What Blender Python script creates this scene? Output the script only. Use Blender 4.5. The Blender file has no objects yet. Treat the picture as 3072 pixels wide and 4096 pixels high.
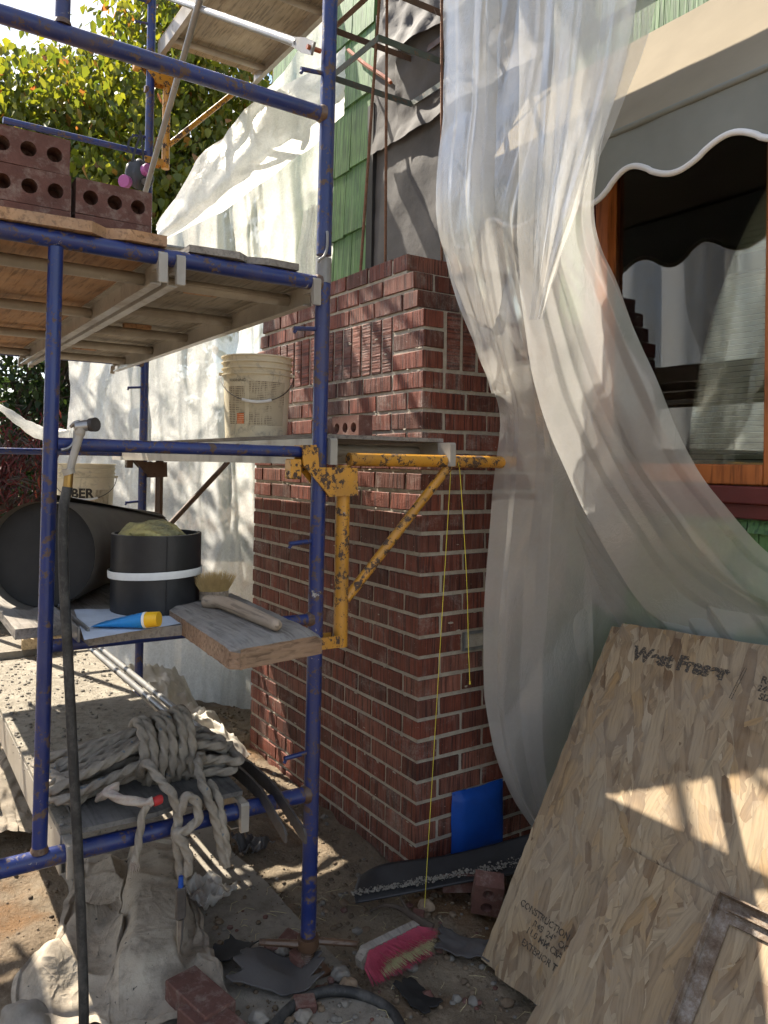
import bpy, math, random
import numpy as np
from mathutils import Vector, Matrix, noise
random.seed(7)
rad = math.radians
scene = bpy.context.scene
COL = scene.collection

# ------------------------------------------------------------------ camera
CAM = np.array([2.148, -1.584, 1.394])
YAW, PITCH, ROLL = rad(-56.4), rad(0.5), rad(0.96)
FOC, CX, CY = 3077.0, 1536.0, 1824.0          # focal length and principal point for a 3072 x 4096 frame
_f0 = np.array([math.sin(YAW), math.cos(YAW), 0]); _r0 = np.array([math.cos(YAW), -math.sin(YAW), 0]); _u0 = np.array([0, 0, 1.0])
FW = _f0 * math.cos(PITCH) + _u0 * math.sin(PITCH)
_u1 = _u0 * math.cos(PITCH) - _f0 * math.sin(PITCH)
RT = _r0 * math.cos(ROLL) + _u1 * math.sin(ROLL)
UP = _u1 * math.cos(ROLL) - _r0 * math.sin(ROLL)
cam_data = bpy.data.cameras.new("Camera")
cam = bpy.data.objects.new("Camera", cam_data); COL.objects.link(cam); scene.camera = cam
cam_data.sensor_fit = 'VERTICAL'; cam_data.sensor_height = 36.0; cam_data.sensor_width = 27.0
cam_data.lens = 36.0 * FOC / 4096.0
cam_data.shift_y = -(2048.0 - CY) / 4096.0
cam_data.clip_start = 0.05; cam_data.clip_end = 500
M4 = Matrix.Identity(4)
for i in range(3):
    M4[i][0] = RT[i]; M4[i][1] = UP[i]; M4[i][2] = -FW[i]; M4[i][3] = CAM[i]
cam.matrix_world = M4

# ------------------------------------------------------------------ sky and sun
SUN = Vector((-1.0, -0.325, 1.2)).normalized()          # direction towards the sun
world = bpy.data.worlds.new("World"); scene.world = world; world.use_nodes = True
wn = world.node_tree.nodes; wl = world.node_tree.links
for n_ in list(wn): wn.remove(n_)
w_out = wn.new('ShaderNodeOutputWorld'); w_bg = wn.new('ShaderNodeBackground'); w_sky = wn.new('ShaderNodeTexSky')
w_sky.sky_type = 'NISHITA'; w_sky.sun_disc = False
w_sky.sun_elevation = math.asin(SUN.z); w_sky.sun_rotation = math.atan2(SUN.x, SUN.y)
w_sky.air_density = 1.0; w_sky.dust_density = 0.7; w_sky.ozone_density = 1.0
w_tc = wn.new('ShaderNodeTexCoord'); w_map = wn.new('ShaderNodeMapping'); w_map.inputs['Scale'].default_value = (1.4, 1.4, 3.4)
w_no = wn.new('ShaderNodeTexNoise'); w_no.inputs['Scale'].default_value = 2.6; w_no.inputs['Detail'].default_value = 9; w_no.inputs['Roughness'].default_value = 0.62
w_rp = wn.new('ShaderNodeValToRGB'); w_rp.color_ramp.elements[0].position = 0.44; w_rp.color_ramp.elements[1].position = 0.62
w_rp.color_ramp.elements[1].color = (0.85, 0.85, 0.85, 1)
w_mix = wn.new('ShaderNodeMixRGB'); w_mix.inputs[2].default_value = (5.6, 5.3, 4.9, 1)
wl.new(w_tc.outputs['Generated'], w_map.inputs[0]); wl.new(w_map.outputs[0], w_no.inputs['Vector']); wl.new(w_no.outputs['Fac'], w_rp.inputs[0])
wl.new(w_rp.outputs[0], w_mix.inputs[0]); wl.new(w_sky.outputs[0], w_mix.inputs[1]); wl.new(w_mix.outputs[0], w_bg.inputs[0]); wl.new(w_bg.outputs[0], w_out.inputs[0])
w_bg.inputs[1].default_value = 0.105
sun_data = bpy.data.lights.new("Sun", 'SUN'); sun_data.energy = 5.0; sun_data.angle = rad(0.53); sun_data.color = (1.0, 0.91, 0.77)
sun = bpy.data.objects.new("Sun", sun_data); COL.objects.link(sun); sun.location = (-6, -3, 9)
sun.rotation_euler = (-SUN).to_track_quat('-Z', 'Y').to_euler()
scene.view_settings.view_transform = 'Standard'; scene.view_settings.look = 'None'
scene.view_settings.exposure = 1.55; scene.view_settings.gamma = 1.0; scene.view_settings.use_curve_mapping = False
scene.render.engine = 'CYCLES'
scene.cycles.use_denoising = True
scene.cycles.use_adaptive_sampling = True; scene.cycles.adaptive_threshold = 0.03
scene.cycles.max_bounces = 7; scene.cycles.transparent_max_bounces = 24; scene.cycles.transmission_bounces = 8
scene.cycles.sample_clamp_indirect = 6.0
scene.cycles.caustics_reflective = False; scene.cycles.caustics_refractive = False

# ------------------------------------------------------------------ survey helpers: a sighted direction cut with a real plane
def ray(u, v):
    s = 3072.0 / 1659.0
    return FW + RT * ((u * s - CX) / FOC) - UP * ((v * s - CY) / FOC)
def atd(u, v, depth): return CAM + ray(u, v) * depth
def on_x(u, v, x): r = ray(u, v); return CAM + r * ((x - CAM[0]) / r[0])
def on_y(u, v, y): r = ray(u, v); return CAM + r * ((y - CAM[1]) / r[1])
def on_z(u, v, z): r = ray(u, v); return CAM + r * ((z - CAM[2]) / r[2])
def on_plane(u, v, p, n): r = ray(u, v); p = np.array(p); n = np.array(n); return CAM + r * (np.dot(p - CAM, n) / np.dot(r, n))

# ------------------------------------------------------------------ object helpers
def link(o, parent=None):
    COL.objects.link(o)
    if parent is not None: o.parent = parent
    return o
def tag(o, label, cat, group=None, kind=None):
    if label: o["label"] = label
    if cat: o["category"] = cat
    if group: o["group"] = group
    if kind: o["kind"] = kind
    return o
def thing(name, label, cat, loc=(0, 0, 0), group=None, rot=(0, 0, 0)):
    o = bpy.data.objects.new(name, None); o.empty_display_size = 0.05; link(o)
    o.location = Vector([float(a) for a in loc]); o.rotation_euler = rot
    return tag(o, label, cat, group)
def copy_tree(o, parent=None):
    c = o.copy(); link(c)
    if parent is not None: c.parent = parent
    for ch in o.children: copy_tree(ch, c)
    return c
class MB:
    def __init__(s): s.v = []; s.f = []; s.mi = []
    def add(s, v, f, mi=0):
        b = len(s.v); s.v.extend([tuple(map(float, p)) for p in v])
        s.f.extend([tuple(i + b for i in q) for q in f]); s.mi.extend([mi] * len(f)); return s
    def box(s, a, b, mi=0, bev=0.0):
        x0, y0, z0 = a; x1, y1, z1 = b
        if bev <= 0:
            v = [(x0, y0, z0), (x1, y0, z0), (x1, y1, z0), (x0, y1, z0), (x0, y0, z1), (x1, y0, z1), (x1, y1, z1), (x0, y1, z1)]
            f = [(0, 3, 2, 1), (4, 5, 6, 7), (0, 1, 5, 4), (1, 2, 6, 5), (2, 3, 7, 6), (3, 0, 4, 7)]
            return s.add(v, f, mi)
        v, f = bev_box(x0, y0, z0, x1, y1, z1, bev); return s.add(v, f, mi)
    def tube(s, pts, r, n=14, mi=0, cap=True, closed=False, lobes=0, la=0.0, twist=0.0):
        v, f = sweep(pts, r, n, cap, closed, lobes, la, twist); return s.add(v, f, mi)
    def prism(s, poly, org, ax, ay, an, t, mi=0):
        ax, ay, an, org = map(lambda q: np.array(q, float), (ax, ay, an, org))
        b = [org + ax * p[0] + ay * p[1] for p in poly]; n = len(b)
        v = b + [q + an * t for q in b]
        f = [tuple(range(n))[::-1], tuple(range(n, 2 * n))] + [(i, (i + 1) % n, n + (i + 1) % n, n + i) for i in range(n)]
        return s.add(v, f, mi)
    def lathe(s, prof, org=(0, 0, 0), n=32, mi=0, axis='z'):
        v = []; f = []
        for (r, z) in prof:
            for k in range(n):
                a = 2 * math.pi * k / n; p = (r * math.cos(a), r * math.sin(a), z)
                if axis == 'x': p = (z, p[0], p[1])
                if axis == 'y': p = (p[0], z, p[1])
                v.append((p[0] + org[0], p[1] + org[1], p[2] + org[2]))
        for i in range(len(prof) - 1):
            for k in range(n):
                k2 = (k + 1) % n; f.append((i * n + k, i * n + k2, (i + 1) * n + k2, (i + 1) * n + k))
        return s.add(v, f, mi)
    def grid(s, G, mi=0):
        nr, nc = G.shape[:2]; v = G.reshape(-1, 3)
        f = [(i * nc + j, i * nc + j + 1, (i + 1) * nc + j + 1, (i + 1) * nc + j) for i in range(nr - 1) for j in range(nc - 1)]
        return s.add(v, f, mi)
    def build(s, name, mats, parent=None, smooth=40, local=False):
        me = bpy.data.meshes.new(name)
        v = s.v
        if parent is not None and not local:
            l = parent.matrix_basis.translation if parent.parent is None else parent.parent.matrix_basis.translation + parent.matrix_basis.translation
            v = [(a - l[0], b - l[1], c - l[2]) for a, b, c in v]
        me.from_pydata(v, [], s.f)
        if not isinstance(mats, (list, tuple)): mats = [mats]
        for m in mats: me.materials.append(m)
        if len(mats) > 1: me.polygons.foreach_set("material_index", s.mi)
        if smooth:
            me.polygons.foreach_set("use_smooth", [True] * len(me.polygons))
            if smooth < 180: me.set_sharp_from_angle(angle=rad(smooth))
        me.update()
        o = bpy.data.objects.new(name, me); link(o, parent)
        return o
def bev_box(x0, y0, z0, x1, y1, z1, b):
    v = []; idx = {}
    for sx in (0, 1):
        for sy in (0, 1):
            for sz in (0, 1):
                X, Y, Z = (x1 if sx else x0), (y1 if sy else y0), (z1 if sz else z0)
                ix, iy, iz = (-b if sx else b), (-b if sy else b), (-b if sz else b)
                for ax, p in enumerate(((X, Y + iy, Z + iz), (X + ix, Y, Z + iz), (X + ix, Y + iy, Z))):
                    idx[(sx, sy, sz, ax)] = len(v); v.append(p)
    f = []
    g = lambda *k: idx[k]
    f += [(g(0,0,0,0), g(0,0,1,0), g(0,1,1,0), g(0,1,0,0)), (g(1,0,0,0), g(1,1,0,0), g(1,1,1,0), g(1,0,1,0))]
    f += [(g(0,0,0,1), g(1,0,0,1), g(1,0,1,1), g(0,0,1,1)), (g(0,1,0,1), g(0,1,1,1), g(1,1,1,1), g(1,1,0,1))]
    f += [(g(0,0,0,2), g(0,1,0,2), g(1,1,0,2), g(1,0,0,2)), (g(0,0,1,2), g(1,0,1,2), g(1,1,1,2), g(0,1,1,2))]
    for s1 in (0, 1):
        for s2 in (0, 1):
            f.append((g(0,s1,s2,1), g(1,s1,s2,1), g(1,s1,s2,2), g(0,s1,s2,2)))
            f.append((g(s1,0,s2,0), g(s1,1,s2,0), g(s1,1,s2,2), g(s1,0,s2,2)))
            f.append((g(s1,s2,0,0), g(s1,s2,1,0), g(s1,s2,1,1), g(s1,s2,0,1)))
    for sx in (0, 1):
        for sy in (0, 1):
            for sz in (0, 1): f.append((g(sx,sy,sz,0), g(sx,sy,sz,1), g(sx,sy,sz,2)))
    # orient outward
    c = Vector(((x0+x1)/2, (y0+y1)/2, (z0+z1)/2)); out = []
    for q in f:
        a, b_, d = (Vector(v[q[0]]), Vector(v[q[1]]), Vector(v[q[2]]))
        nn = (b_ - a).cross(d - a); m = sum((Vector(v[i]) for i in q), Vector()) / len(q)
        out.append(q if nn.dot(m - c) > 0 else q[::-1])
    return v, out
def sweep(pts, r, n=14, cap=True, closed=False, lobes=0, la=0.0, twist=0.0):
    P = [Vector([float(a) for a in p]) for p in pts]; N = len(P)
    rr = r if isinstance(r, (list, tuple)) else [r] * N
    T = []
    for i in range(N):
        a = P[i - 1] if (i > 0 or closed) else P[i]; b = P[(i + 1) % N] if (i < N - 1 or closed) else P[i]
        t = b - a; T.append(t.normalized() if t.length > 1e-9 else Vector((0, 0, 1)))
    ref = Vector((0, 0, 1)) if abs(T[0].z) < 0.9 else Vector((1, 0, 0))
    nv = (ref - T[0] * ref.dot(T[0])).normalized(); v = []; L = 0.0
    for i in range(N):
        if i > 0:
            nv = nv - T[i] * nv.dot(T[i]); nv.normalize(); L += (P[i] - P[i - 1]).length
        bv = T[i].cross(nv)
        for k in range(n):
            a = 2 * math.pi * k / n
            q = rr[i] * (1 + (la * math.cos(lobes * (a + twist * L)) if lobes else 0))
            v.append(P[i] + nv * (math.cos(a) * q) + bv * (math.sin(a) * q))
    f = []
    M = N if closed else N - 1
    for i in range(M):
        j = (i + 1) % N
        for k in range(n):
            k2 = (k + 1) % n; f.append((i * n + k, i * n + k2, j * n + k2, j * n + k))
    if cap and not closed: f.append(tuple(range(n))[::-1]); f.append(tuple(range((N - 1) * n, N * n)))
    return v, f
def spline(pts, sub=8, closed=False):
    P = [np.array(p, float) for p in pts]; N = len(P); out = []
    for i in range(N if closed else N - 1):
        p0 = P[i - 1] if (i > 0 or closed) else 2 * P[0] - P[1]
        p1 = P[i]; p2 = P[(i + 1) % N]; p3 = P[(i + 2) % N] if (i + 2 < N or closed) else 2 * P[-1] - P[-2]
        for k in range(sub):
            t = k / sub
            out.append(0.5 * ((2 * p1) + (-p0 + p2) * t + (2 * p0 - 5 * p1 + 4 * p2 - p3) * t * t + (-p0 + 3 * p1 - 3 * p2 + p3) * t ** 3))
    if not closed: out.append(P[-1])
    return out
def loft(rows, nu, nv):
    rows = [np.array(r, float) for r in rows]
    fine = []
    for r in rows:
        s = np.array(spline(list(r), 12)); t = np.linspace(0, len(s) - 1, nu); i = np.floor(t).astype(int); i = np.minimum(i, len(s) - 2); w = (t - i)[:, None]
        fine.append(s[i] * (1 - w) + s[i + 1] * w)
    fine = np.array(fine); cols = []
    for j in range(nu):
        s = np.array(spline(list(fine[:, j]), 12)); t = np.linspace(0, len(s) - 1, nv); i = np.minimum(np.floor(t).astype(int), len(s) - 2); w = (t - i)[:, None]
        cols.append(s[i] * (1 - w) + s[i + 1] * w)
    return np.array(cols).transpose(1, 0, 2)
def normals(G):
    du = np.gradient(G, axis=1); dv = np.gradient(G, axis=0); n = np.cross(du, dv)
    return n / (np.linalg.norm(n, axis=2, keepdims=True) + 1e-9)
def nz(x, y, z=0.0): return noise.noise(Vector((x, y, z)))
def fbm(x, y, z=0.0, o=4): return noise.fractal(Vector((x, y, z)), 1.0, 2.0, o)

# ------------------------------------------------------------------ materials
class NT:
    def __init__(s, name):
        s.m = bpy.data.materials.new(name); s.m.use_nodes = True
        s.t = s.m.node_tree; s.n = s.t.nodes; s.l = s.t.links
        s.n.clear(); s.out = s.n.new('ShaderNodeOutputMaterial')
        s._tc = None
    def tc(s, k='Object'):
        if s._tc is None: s._tc = s.n.new('ShaderNodeTexCoord')
        return s._tc.outputs[k]
    def rnd(s): return s.n.new('ShaderNodeObjectInfo').outputs['Random']
    def set(s, sock, v):
        if hasattr(v, 'is_linked') or isinstance(v, bpy.types.NodeSocket): s.l.new(v, sock)
        else:
            if isinstance(v, (tuple, list)) and len(v) == 3 and sock.type == 'RGBA': v = (*v, 1)
            sock.default_value = v
    def map(s, scale=(1, 1, 1), rot=(0, 0, 0), loc=(0, 0, 0), vec=None):
        n = s.n.new('ShaderNodeMapping'); s.set(n.inputs[0], vec or s.tc()); s.set(n.inputs['Scale'], scale); n.inputs['Rotation'].default_value = rot; s.set(n.inputs['Location'], loc); return n.outputs[0]
    def off(s, vec=None, k=37.0):           # shift the pattern by the object's own random number
        c = s.n.new('ShaderNodeCombineXYZ'); r = s.math('MULTIPLY', s.rnd(), k); s.l.new(r, c.inputs[0]); s.l.new(r, c.inputs[1]); s.l.new(r, c.inputs[2])
        a = s.n.new('ShaderNodeVectorMath'); a.operation = 'ADD'; s.set(a.inputs[0], vec or s.tc()); s.l.new(c.outputs[0], a.inputs[1]); return a.outputs[0]
    def noise(s, scale, detail=4, rough=0.55, vec=None, dist=0.0, col=False):
        n = s.n.new('ShaderNodeTexNoise'); s.set(n.inputs['Vector'], vec or s.tc()); n.inputs['Scale'].default_value = scale; n.inputs['Detail'].default_value = detail; n.inputs['Roughness'].default_value = rough; n.inputs['Distortion'].default_value = dist
        return n.outputs['Color' if col else 'Fac']
    def vor(s, scale, vec=None, feat='F1', out='Distance', rnd=1.0):
        n = s.n.new('ShaderNodeTexVoronoi'); n.feature = feat; s.set(n.inputs['Vector'], vec or s.tc()); n.inputs['Scale'].default_value = scale; n.inputs['Randomness'].default_value = rnd
        return n.outputs[out]
    def wave(s, scale, dist=2.0, detail=3, vec=None, axis='X', dscale=1.0):
        n = s.n.new('ShaderNodeTexWave'); n.bands_direction = axis; s.set(n.inputs['Vector'], vec or s.tc()); n.inputs['Scale'].default_value = scale; n.inputs['Distortion'].default_value = dist; n.inputs['Detail'].default_value = detail; n.inputs['Detail Scale'].default_value = dscale
        return n.outputs['Fac']
    def ramp(s, fac, stops, interp='LINEAR'):
        n = s.n.new('ShaderNodeValToRGB'); cr = n.color_ramp; cr.interpolation = interp
        while len(cr.elements) < len(stops): cr.elements.new(0.5)
        for e, (p, c) in zip(cr.elements, stops):
            e.position = p; e.color = (c, c, c, 1) if isinstance(c, (int, float)) else (*c, 1)
        s.set(n.inputs[0], fac); return n.outputs[0]
    def mix(s, fac, a, b, mode='MIX'):
        n = s.n.new('ShaderNodeMixRGB'); n.blend_type = mode; s.set(n.inputs[0], fac); s.set(n.inputs[1], a); s.set(n.inputs[2], b); return n.outputs[0]
    def math(s, op, a, b=0.0, c=None):
        n = s.n.new('ShaderNodeMath'); n.operation = op; s.set(n.inputs[0], a); s.set(n.inputs[1], b)
        if c is not None: s.set(n.inputs[2], c)
        return n.outputs[0]
    def sep(s, vec=None):
        n = s.n.new('ShaderNodeSeparateXYZ'); s.set(n.inputs[0], vec or s.tc()); return n.outputs
    def hsv(s, col, h=0.5, sat=1.0, v=1.0):
        n = s.n.new('ShaderNodeHueSaturation'); s.set(n.inputs['Color'], col); s.set(n.inputs['Hue'], h); s.set(n.inputs['Saturation'], sat); s.set(n.inputs['Value'], v); return n.outputs[0]
    def bump(s, h, strength=0.5, dist=0.01, normal=None):
        n = s.n.new('ShaderNodeBump'); s.set(n.inputs['Height'], h); n.inputs['Strength'].default_value = strength; n.inputs['Distance'].default_value = dist
        if normal is not None: s.l.new(normal, n.inputs['Normal'])
        return n.outputs[0]
    def bsdf(s, col, rough=0.6, metal=0.0, spec=0.5, normal=None, **kw):
        n = s.n.new('ShaderNodeBsdfPrincipled'); s.set(n.inputs['Base Color'], col); s.set(n.inputs['Roughness'], rough); s.set(n.inputs['Metallic'], metal); n.inputs['Specular IOR Level'].default_value = spec
        if normal is not None: s.l.new(normal, n.inputs['Normal'])
        for k, v in kw.items(): s.set(n.inputs[k], v)
        return n.outputs[0]
    def sh(s, kind, **kw):
        n = s.n.new('ShaderNodeBsdf' + kind)
        for k, v in kw.items(): s.set(n.inputs[k], v)
        return n.outputs[0]
    def mixs(s, fac, a, b):
        n = s.n.new('ShaderNodeMixShader'); s.set(n.inputs[0], fac); s.l.new(a, n.inputs[1]); s.l.new(b, n.inputs[2]); return n.outputs[0]
    def done(s, sh): s.l.new(sh, s.out.inputs[0]); return s.m
def plain(name, col, rough=0.6, metal=0.0, var=0.25, scale=18.0, bump=0.15, spec=0.4):
    t = NT(name); v = t.off(); a = t.noise(scale, 6, 0.65, v); b = t.noise(scale * 9, 3, 0.6, v)
    c = t.mix(1.0, col, t.ramp(a, [(0.25, 1 - var), (0.75, 1 + var * 0.6)]), 'MULTIPLY')
    return t.done(t.bsdf(c, rough, metal, spec, t.bump(t.math('ADD', a, t.math('MULTIPLY', b, 0.5)), bump, 0.004)))
def painted(name, col, rust, splash, chip=(0.56, 0.62), streak=True):
    t = NT(name); v = t.off()
    big = t.noise(5.0, 4, 0.6, v); fine = t.noise(70, 6, 0.7, v, 0.6); med = t.noise(26, 6, 0.7, v, 0.3)
    chipm = t.ramp(t.math('ADD', t.math('MULTIPLY', med, 0.62), t.math('MULTIPLY', fine, 0.42)), [(chip[0], 0), (chip[1], 1)])
    rcol = t.mix(fine, rust, tuple(c * 1.9 for c in rust))
    c0 = t.mix(1.0, col, t.ramp(big, [(0.3, 0.72), (0.7, 1.2)]), 'MULTIPLY')
    dust = t.ramp(t.noise(9, 7, 0.72, t.map((1, 1, 0.35), vec=v)), [(0.5, 0), (0.72, 0.55)])
    c1 = t.mix(dust, c0, tuple(0.4 * a + 0.6 * b for a, b in zip(col, (0.13, 0.10, 0.075))))
    c2 = t.mix(chipm, c1, rcol)
    sp = t.ramp(t.noise(15, 5, 0.75, v, 0.8), [(0.66, 0), (0.70, 1)])
    c3 = t.mix(sp, c2, splash)
    rough = t.mix(t.math('MAXIMUM', chipm, sp), t.ramp(dust, [(0, 0.32), (0.5, 0.6)]), (0.8, 0.8, 0.8))
    return t.done(t.bsdf(c3, rough, 0.0, 0.5, t.bump(t.math('ADD', t.math('MULTIPLY', chipm, -0.5), t.math('ADD', sp, t.math('MULTIPLY', fine, 0.2))), 0.35, 0.002)))
M = {}
M['blue'] = painted('blue_paint', (0.011, 0.025, 0.130), (0.070, 0.045, 0.032), (0.36, 0.34, 0.30), (0.555, 0.60))
M['yellow'] = painted('yellow_paint', (0.50, 0.235, 0.026), (0.045, 0.028, 0.020), (0.30, 0.26, 0.22), (0.54, 0.57))
M['rust'] = painted('rust_paint', (0.10, 0.055, 0.032), (0.05, 0.03, 0.02), (0.2, 0.17, 0.14))
M['orange_rust'] = painted('orange_rust_steel', (0.33, 0.085, 0.025), (0.07, 0.04, 0.03), (0.25, 0.2, 0.16), (0.6, 0.68))
M['galv'] = painted('galvanised_steel', (0.20, 0.195, 0.185), (0.09, 0.065, 0.05), (0.30, 0.28, 0.25), (0.60, 0.66))
M['alu'] = painted('dusty_aluminium', (0.34, 0.31, 0.265), (0.17, 0.145, 0.115), (0.44, 0.42, 0.37), (0.60, 0.70))
M['strap'] = painted('dark_strap_steel', (0.085, 0.10, 0.085), (0.15, 0.065, 0.03), (0.25, 0.24, 0.2), (0.56, 0.66))
M['steel'] = plain('worn_steel', (0.35, 0.34, 0.33), 0.38, 0.85, 0.35, 30, 0.15)
M['dark_steel'] = plain('dark_steel', (0.10, 0.09, 0.085), 0.5, 0.5, 0.35, 30, 0.2)
M['brass'] = plain('brass', (0.36, 0.22, 0.07), 0.4, 0.9, 0.3, 30, 0.1)
M['rebar'] = plain('rusty_rebar', (0.19, 0.095, 0.055), 0.8, 0.2, 0.5, 40, 0.5)
# brick with combed ribs that run along the brick's own height
def brick_mat(name, ribs=True, pale=1.0):
    t = NT(name); v = t.off(); r = t.rnd()
    rib = t.noise(1.0, 2, 0.5, t.map((135, 135, 4), vec=v))
    rib2 = t.noise(1.0, 3, 0.6, t.map((48, 48, 6), vec=v))
    gr = t.noise(150, 5, 0.7, v)
    base = t.ramp(r, [(0.0, (0.085, 0.028, 0.017)), (0.25, (0.145, 0.040, 0.023)), (0.55, (0.185, 0.052, 0.031)), (0.8, (0.115, 0.041, 0.028)), (1.0, (0.225, 0.085, 0.055))])
    mott = t.ramp(t.noise(11, 5, 0.65, v), [(0.3, 0.7), (0.7, 1.25)])
    c = t.mix(1.0, base, mott, 'MULTIPLY')
    c = t.mix(t.ramp(rib, [(0.36, 0.75), (0.52, 0.0)]), c, (0.026, 0.011, 0.010))
    c = t.mix(t.ramp(rib2, [(0.54, 0.0), (0.76, 0.42)]), c, (0.27, 0.16, 0.13))
    sm = t.ramp(t.noise(6, 6, 0.72, v, 0.4), [(0.52, 0.0), (0.70, 0.62)])
    smf = t.math('MULTIPLY', sm, t.ramp(gr, [(0.4, 0.2), (0.6, 1.0)]))
    c = t.mix(smf, c, (0.36, 0.32, 0.28))
    sp = t.ramp(t.noise(95, 3, 0.6, v), [(0.70, 0), (0.74, 0.8)])
    c = t.mix(sp, c, (0.45, 0.42, 0.37))
    h = t.math('ADD', t.math('MULTIPLY', rib, 1.0 if ribs else 0.15), t.math('ADD', t.math('MULTIPLY', rib2, 0.7 if ribs else 0.2), t.math('MULTIPLY', gr, 0.45)))
    return t.done(t.bsdf(c, 0.72, 0, 0.35, t.bump(h, 0.95 if ribs else 0.45, 0.0055 if ribs else 0.003)))
M['brick'] = brick_mat('ribbed_red_brick')
t = NT('brick_body'); v = t.off(); a = t.noise(26, 6, 0.7, v); g = t.noise(160, 4, 0.7, v)
c = t.mix(1.0, (0.125, 0.060, 0.048), t.ramp(a, [(0.25, 0.7), (0.75, 1.3)]), 'MULTIPLY')
c = t.mix(t.ramp(t.noise(20, 6, 0.75, v), [(0.50, 0), (0.72, 0.65)]), c, (0.30, 0.25, 0.21))
M['brick_body'] = t.done(t.bsdf(c, 0.85, 0, 0.25, t.bump(t.math('ADD', a, t.math('MULTIPLY', g, 0.6)), 0.5, 0.004)))
t = NT('mortar'); a = t.noise(30, 6, 0.7); g = t.noise(240, 4, 0.7)
c = t.ramp(a, [(0.25, (0.27, 0.235, 0.185)), (0.55, (0.40, 0.355, 0.285)), (0.8, (0.50, 0.45, 0.37))])
M['mortar'] = t.done(t.bsdf(c, 0.92, 0, 0.2, t.bump(t.math('ADD', a, t.math('MULTIPLY', g, 0.6)), 0.7, 0.006)))
# films
def film(name, tint, clear, gloss, wr=26.0, bstr=0.5, trans=0.6, fine=0.5, rough=0.2, cw=0.3):
    t = NT(name); v = t.tc('Object')
    w1 = t.noise(wr * 0.35, 3, 0.5, t.map((1, 1, 0.45), vec=v), 0.8)
    w2 = t.noise(wr * 1.5, 5, 0.6, t.map((1, 1, 0.6), vec=v), 1.6)
    ridge = t.math('ABSOLUTE', t.math('SUBTRACT', t.noise(wr * 0.8, 3, 0.55, t.map((1, 1, 0.5), vec=v), 1.0), 0.5))
    crease = t.ramp(ridge, [(0.0, 1.0), (0.035, 0.0)])
    h = t.math('ADD', w1, t.math('ADD', t.math('MULTIPLY', w2, fine), t.math('MULTIPLY', crease, 0.22 * fine)))
    nrm0 = t.bump(h, bstr, 0.02)
    patch = t.ramp(t.noise(3.2, 3, 0.5, t.map(loc=(4, 1, 7), vec=v)), [(0.46, 0), (0.60, 1)])
    cr_ = t.ramp(t.math('ABSOLUTE', t.math('SUBTRACT', t.noise(wr * 4.0, 3, 0.6, t.map((1, 1, 0.45), vec=v), 2.0), 0.5)), [(0.0, 1.0), (0.12, 0.0)])
    nrm = t.bump(t.math('MULTIPLY', patch, cr_), 0.16, 0.004, nrm0)
    glint_net = t.ramp(t.vor(wr * 4.2, t.mix(0.10, v, t.noise(wr * 1.6, 4, 0.6, v, 1.0, True)), 'DISTANCE_TO_EDGE'), [(0.0, 1.0), (0.16, 0.0)])
    col = t.mix(t.math('MULTIPLY', glint_net, fine), tuple(c * (1 - 0.22 * fine) for c in tint), tuple(min(1, c * 1.1) for c in tint))  # bright crinkle lines of backlit film are put into the colour
    d = t.sh('Diffuse', Color=col); tr = t.sh('Translucent', Color=col)
    for s_ in (d, tr): t.l.new(nrm, s_.node.inputs['Normal'])
    bd = t.mixs(trans, d, tr)
    gl = t.sh('Glossy', Color=(1, 0.96, 0.90), Roughness=rough); t.l.new(nrm, gl.node.inputs['Normal'])
    lw = t.n.new('ShaderNodeFresnel'); lw.inputs['IOR'].default_value = 1.45; t.l.new(nrm, lw.inputs['Normal'])
    tp = t.sh('Transparent', Color=(0.97, 0.97, 0.96))
    lay = t.n.new('ShaderNodeLayerWeight'); lay.inputs[0].default_value = 0.35
    cl = t.math('MULTIPLY', clear, t.math('SUBTRACT', 1.0, t.math('ADD', t.math('MULTIPLY', lay.outputs['Facing'], 0.62), t.math('MULTIPLY', crease, cw))))
    s1 = t.mixs(cl, bd, tp)
    return t.done(t.mixs(t.math('MINIMUM', t.math('MULTIPLY', lw.outputs[0], gloss * 2.4), gloss * 0.42), s1, gl))
M['film'] = film('clear_poly_film', (0.84, 0.82, 0.78), 0.64, 0.46, 7, 0.30, 0.52, 0.20, 0.16, 0.0)
M['white_film'] = film('white_poly_film', (0.80, 0.80, 0.77), 0.20, 0.3, 11, 0.26, 0.66, 0.60, 0.3, 0.3)
t = NT('tar_paper'); a = t.noise(3.5, 5, 0.6); g = t.noise(180, 4, 0.7)
c = t.ramp(a, [(0.3, (0.055, 0.052, 0.052)), (0.7, (0.10, 0.092, 0.088))])
M['tar'] = t.done(t.bsdf(c, 0.78, 0, 0.35, t.bump(t.math('ADD', t.math('MULTIPLY', a, 2.0), t.math('MULTIPLY', g, 0.15)), 0.5, 0.01)))
M['felt'] = plain('felt_side', (0.12, 0.105, 0.085), 0.85, 0, 0.25, 9, 0.3)
M['tar_black'] = plain('black_felt', (0.020, 0.019, 0.018), 0.75, 0, 0.4, 9, 0.25)
M['black_plastic'] = plain('black_plastic', (0.022, 0.022, 0.024), 0.42, 0, 0.45, 11, 0.12)
t = NT('green_shake'); v = t.off(k=11); gro = t.noise(1.0, 3, 0.6, t.map((95, 95, 1.3), vec=v)); gro2 = t.noise(1.0, 3, 0.5, t.map((38, 38, 0.9), vec=v)); r = t.rnd()
c = t.mix(1.0, t.ramp(r, [(0, (0.062, 0.142, 0.044)), (1, (0.092, 0.185, 0.060))]), t.ramp(t.noise(7, 5, 0.6, v), [(0.3, 0.75), (0.7, 1.25)]), 'MULTIPLY')
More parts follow.
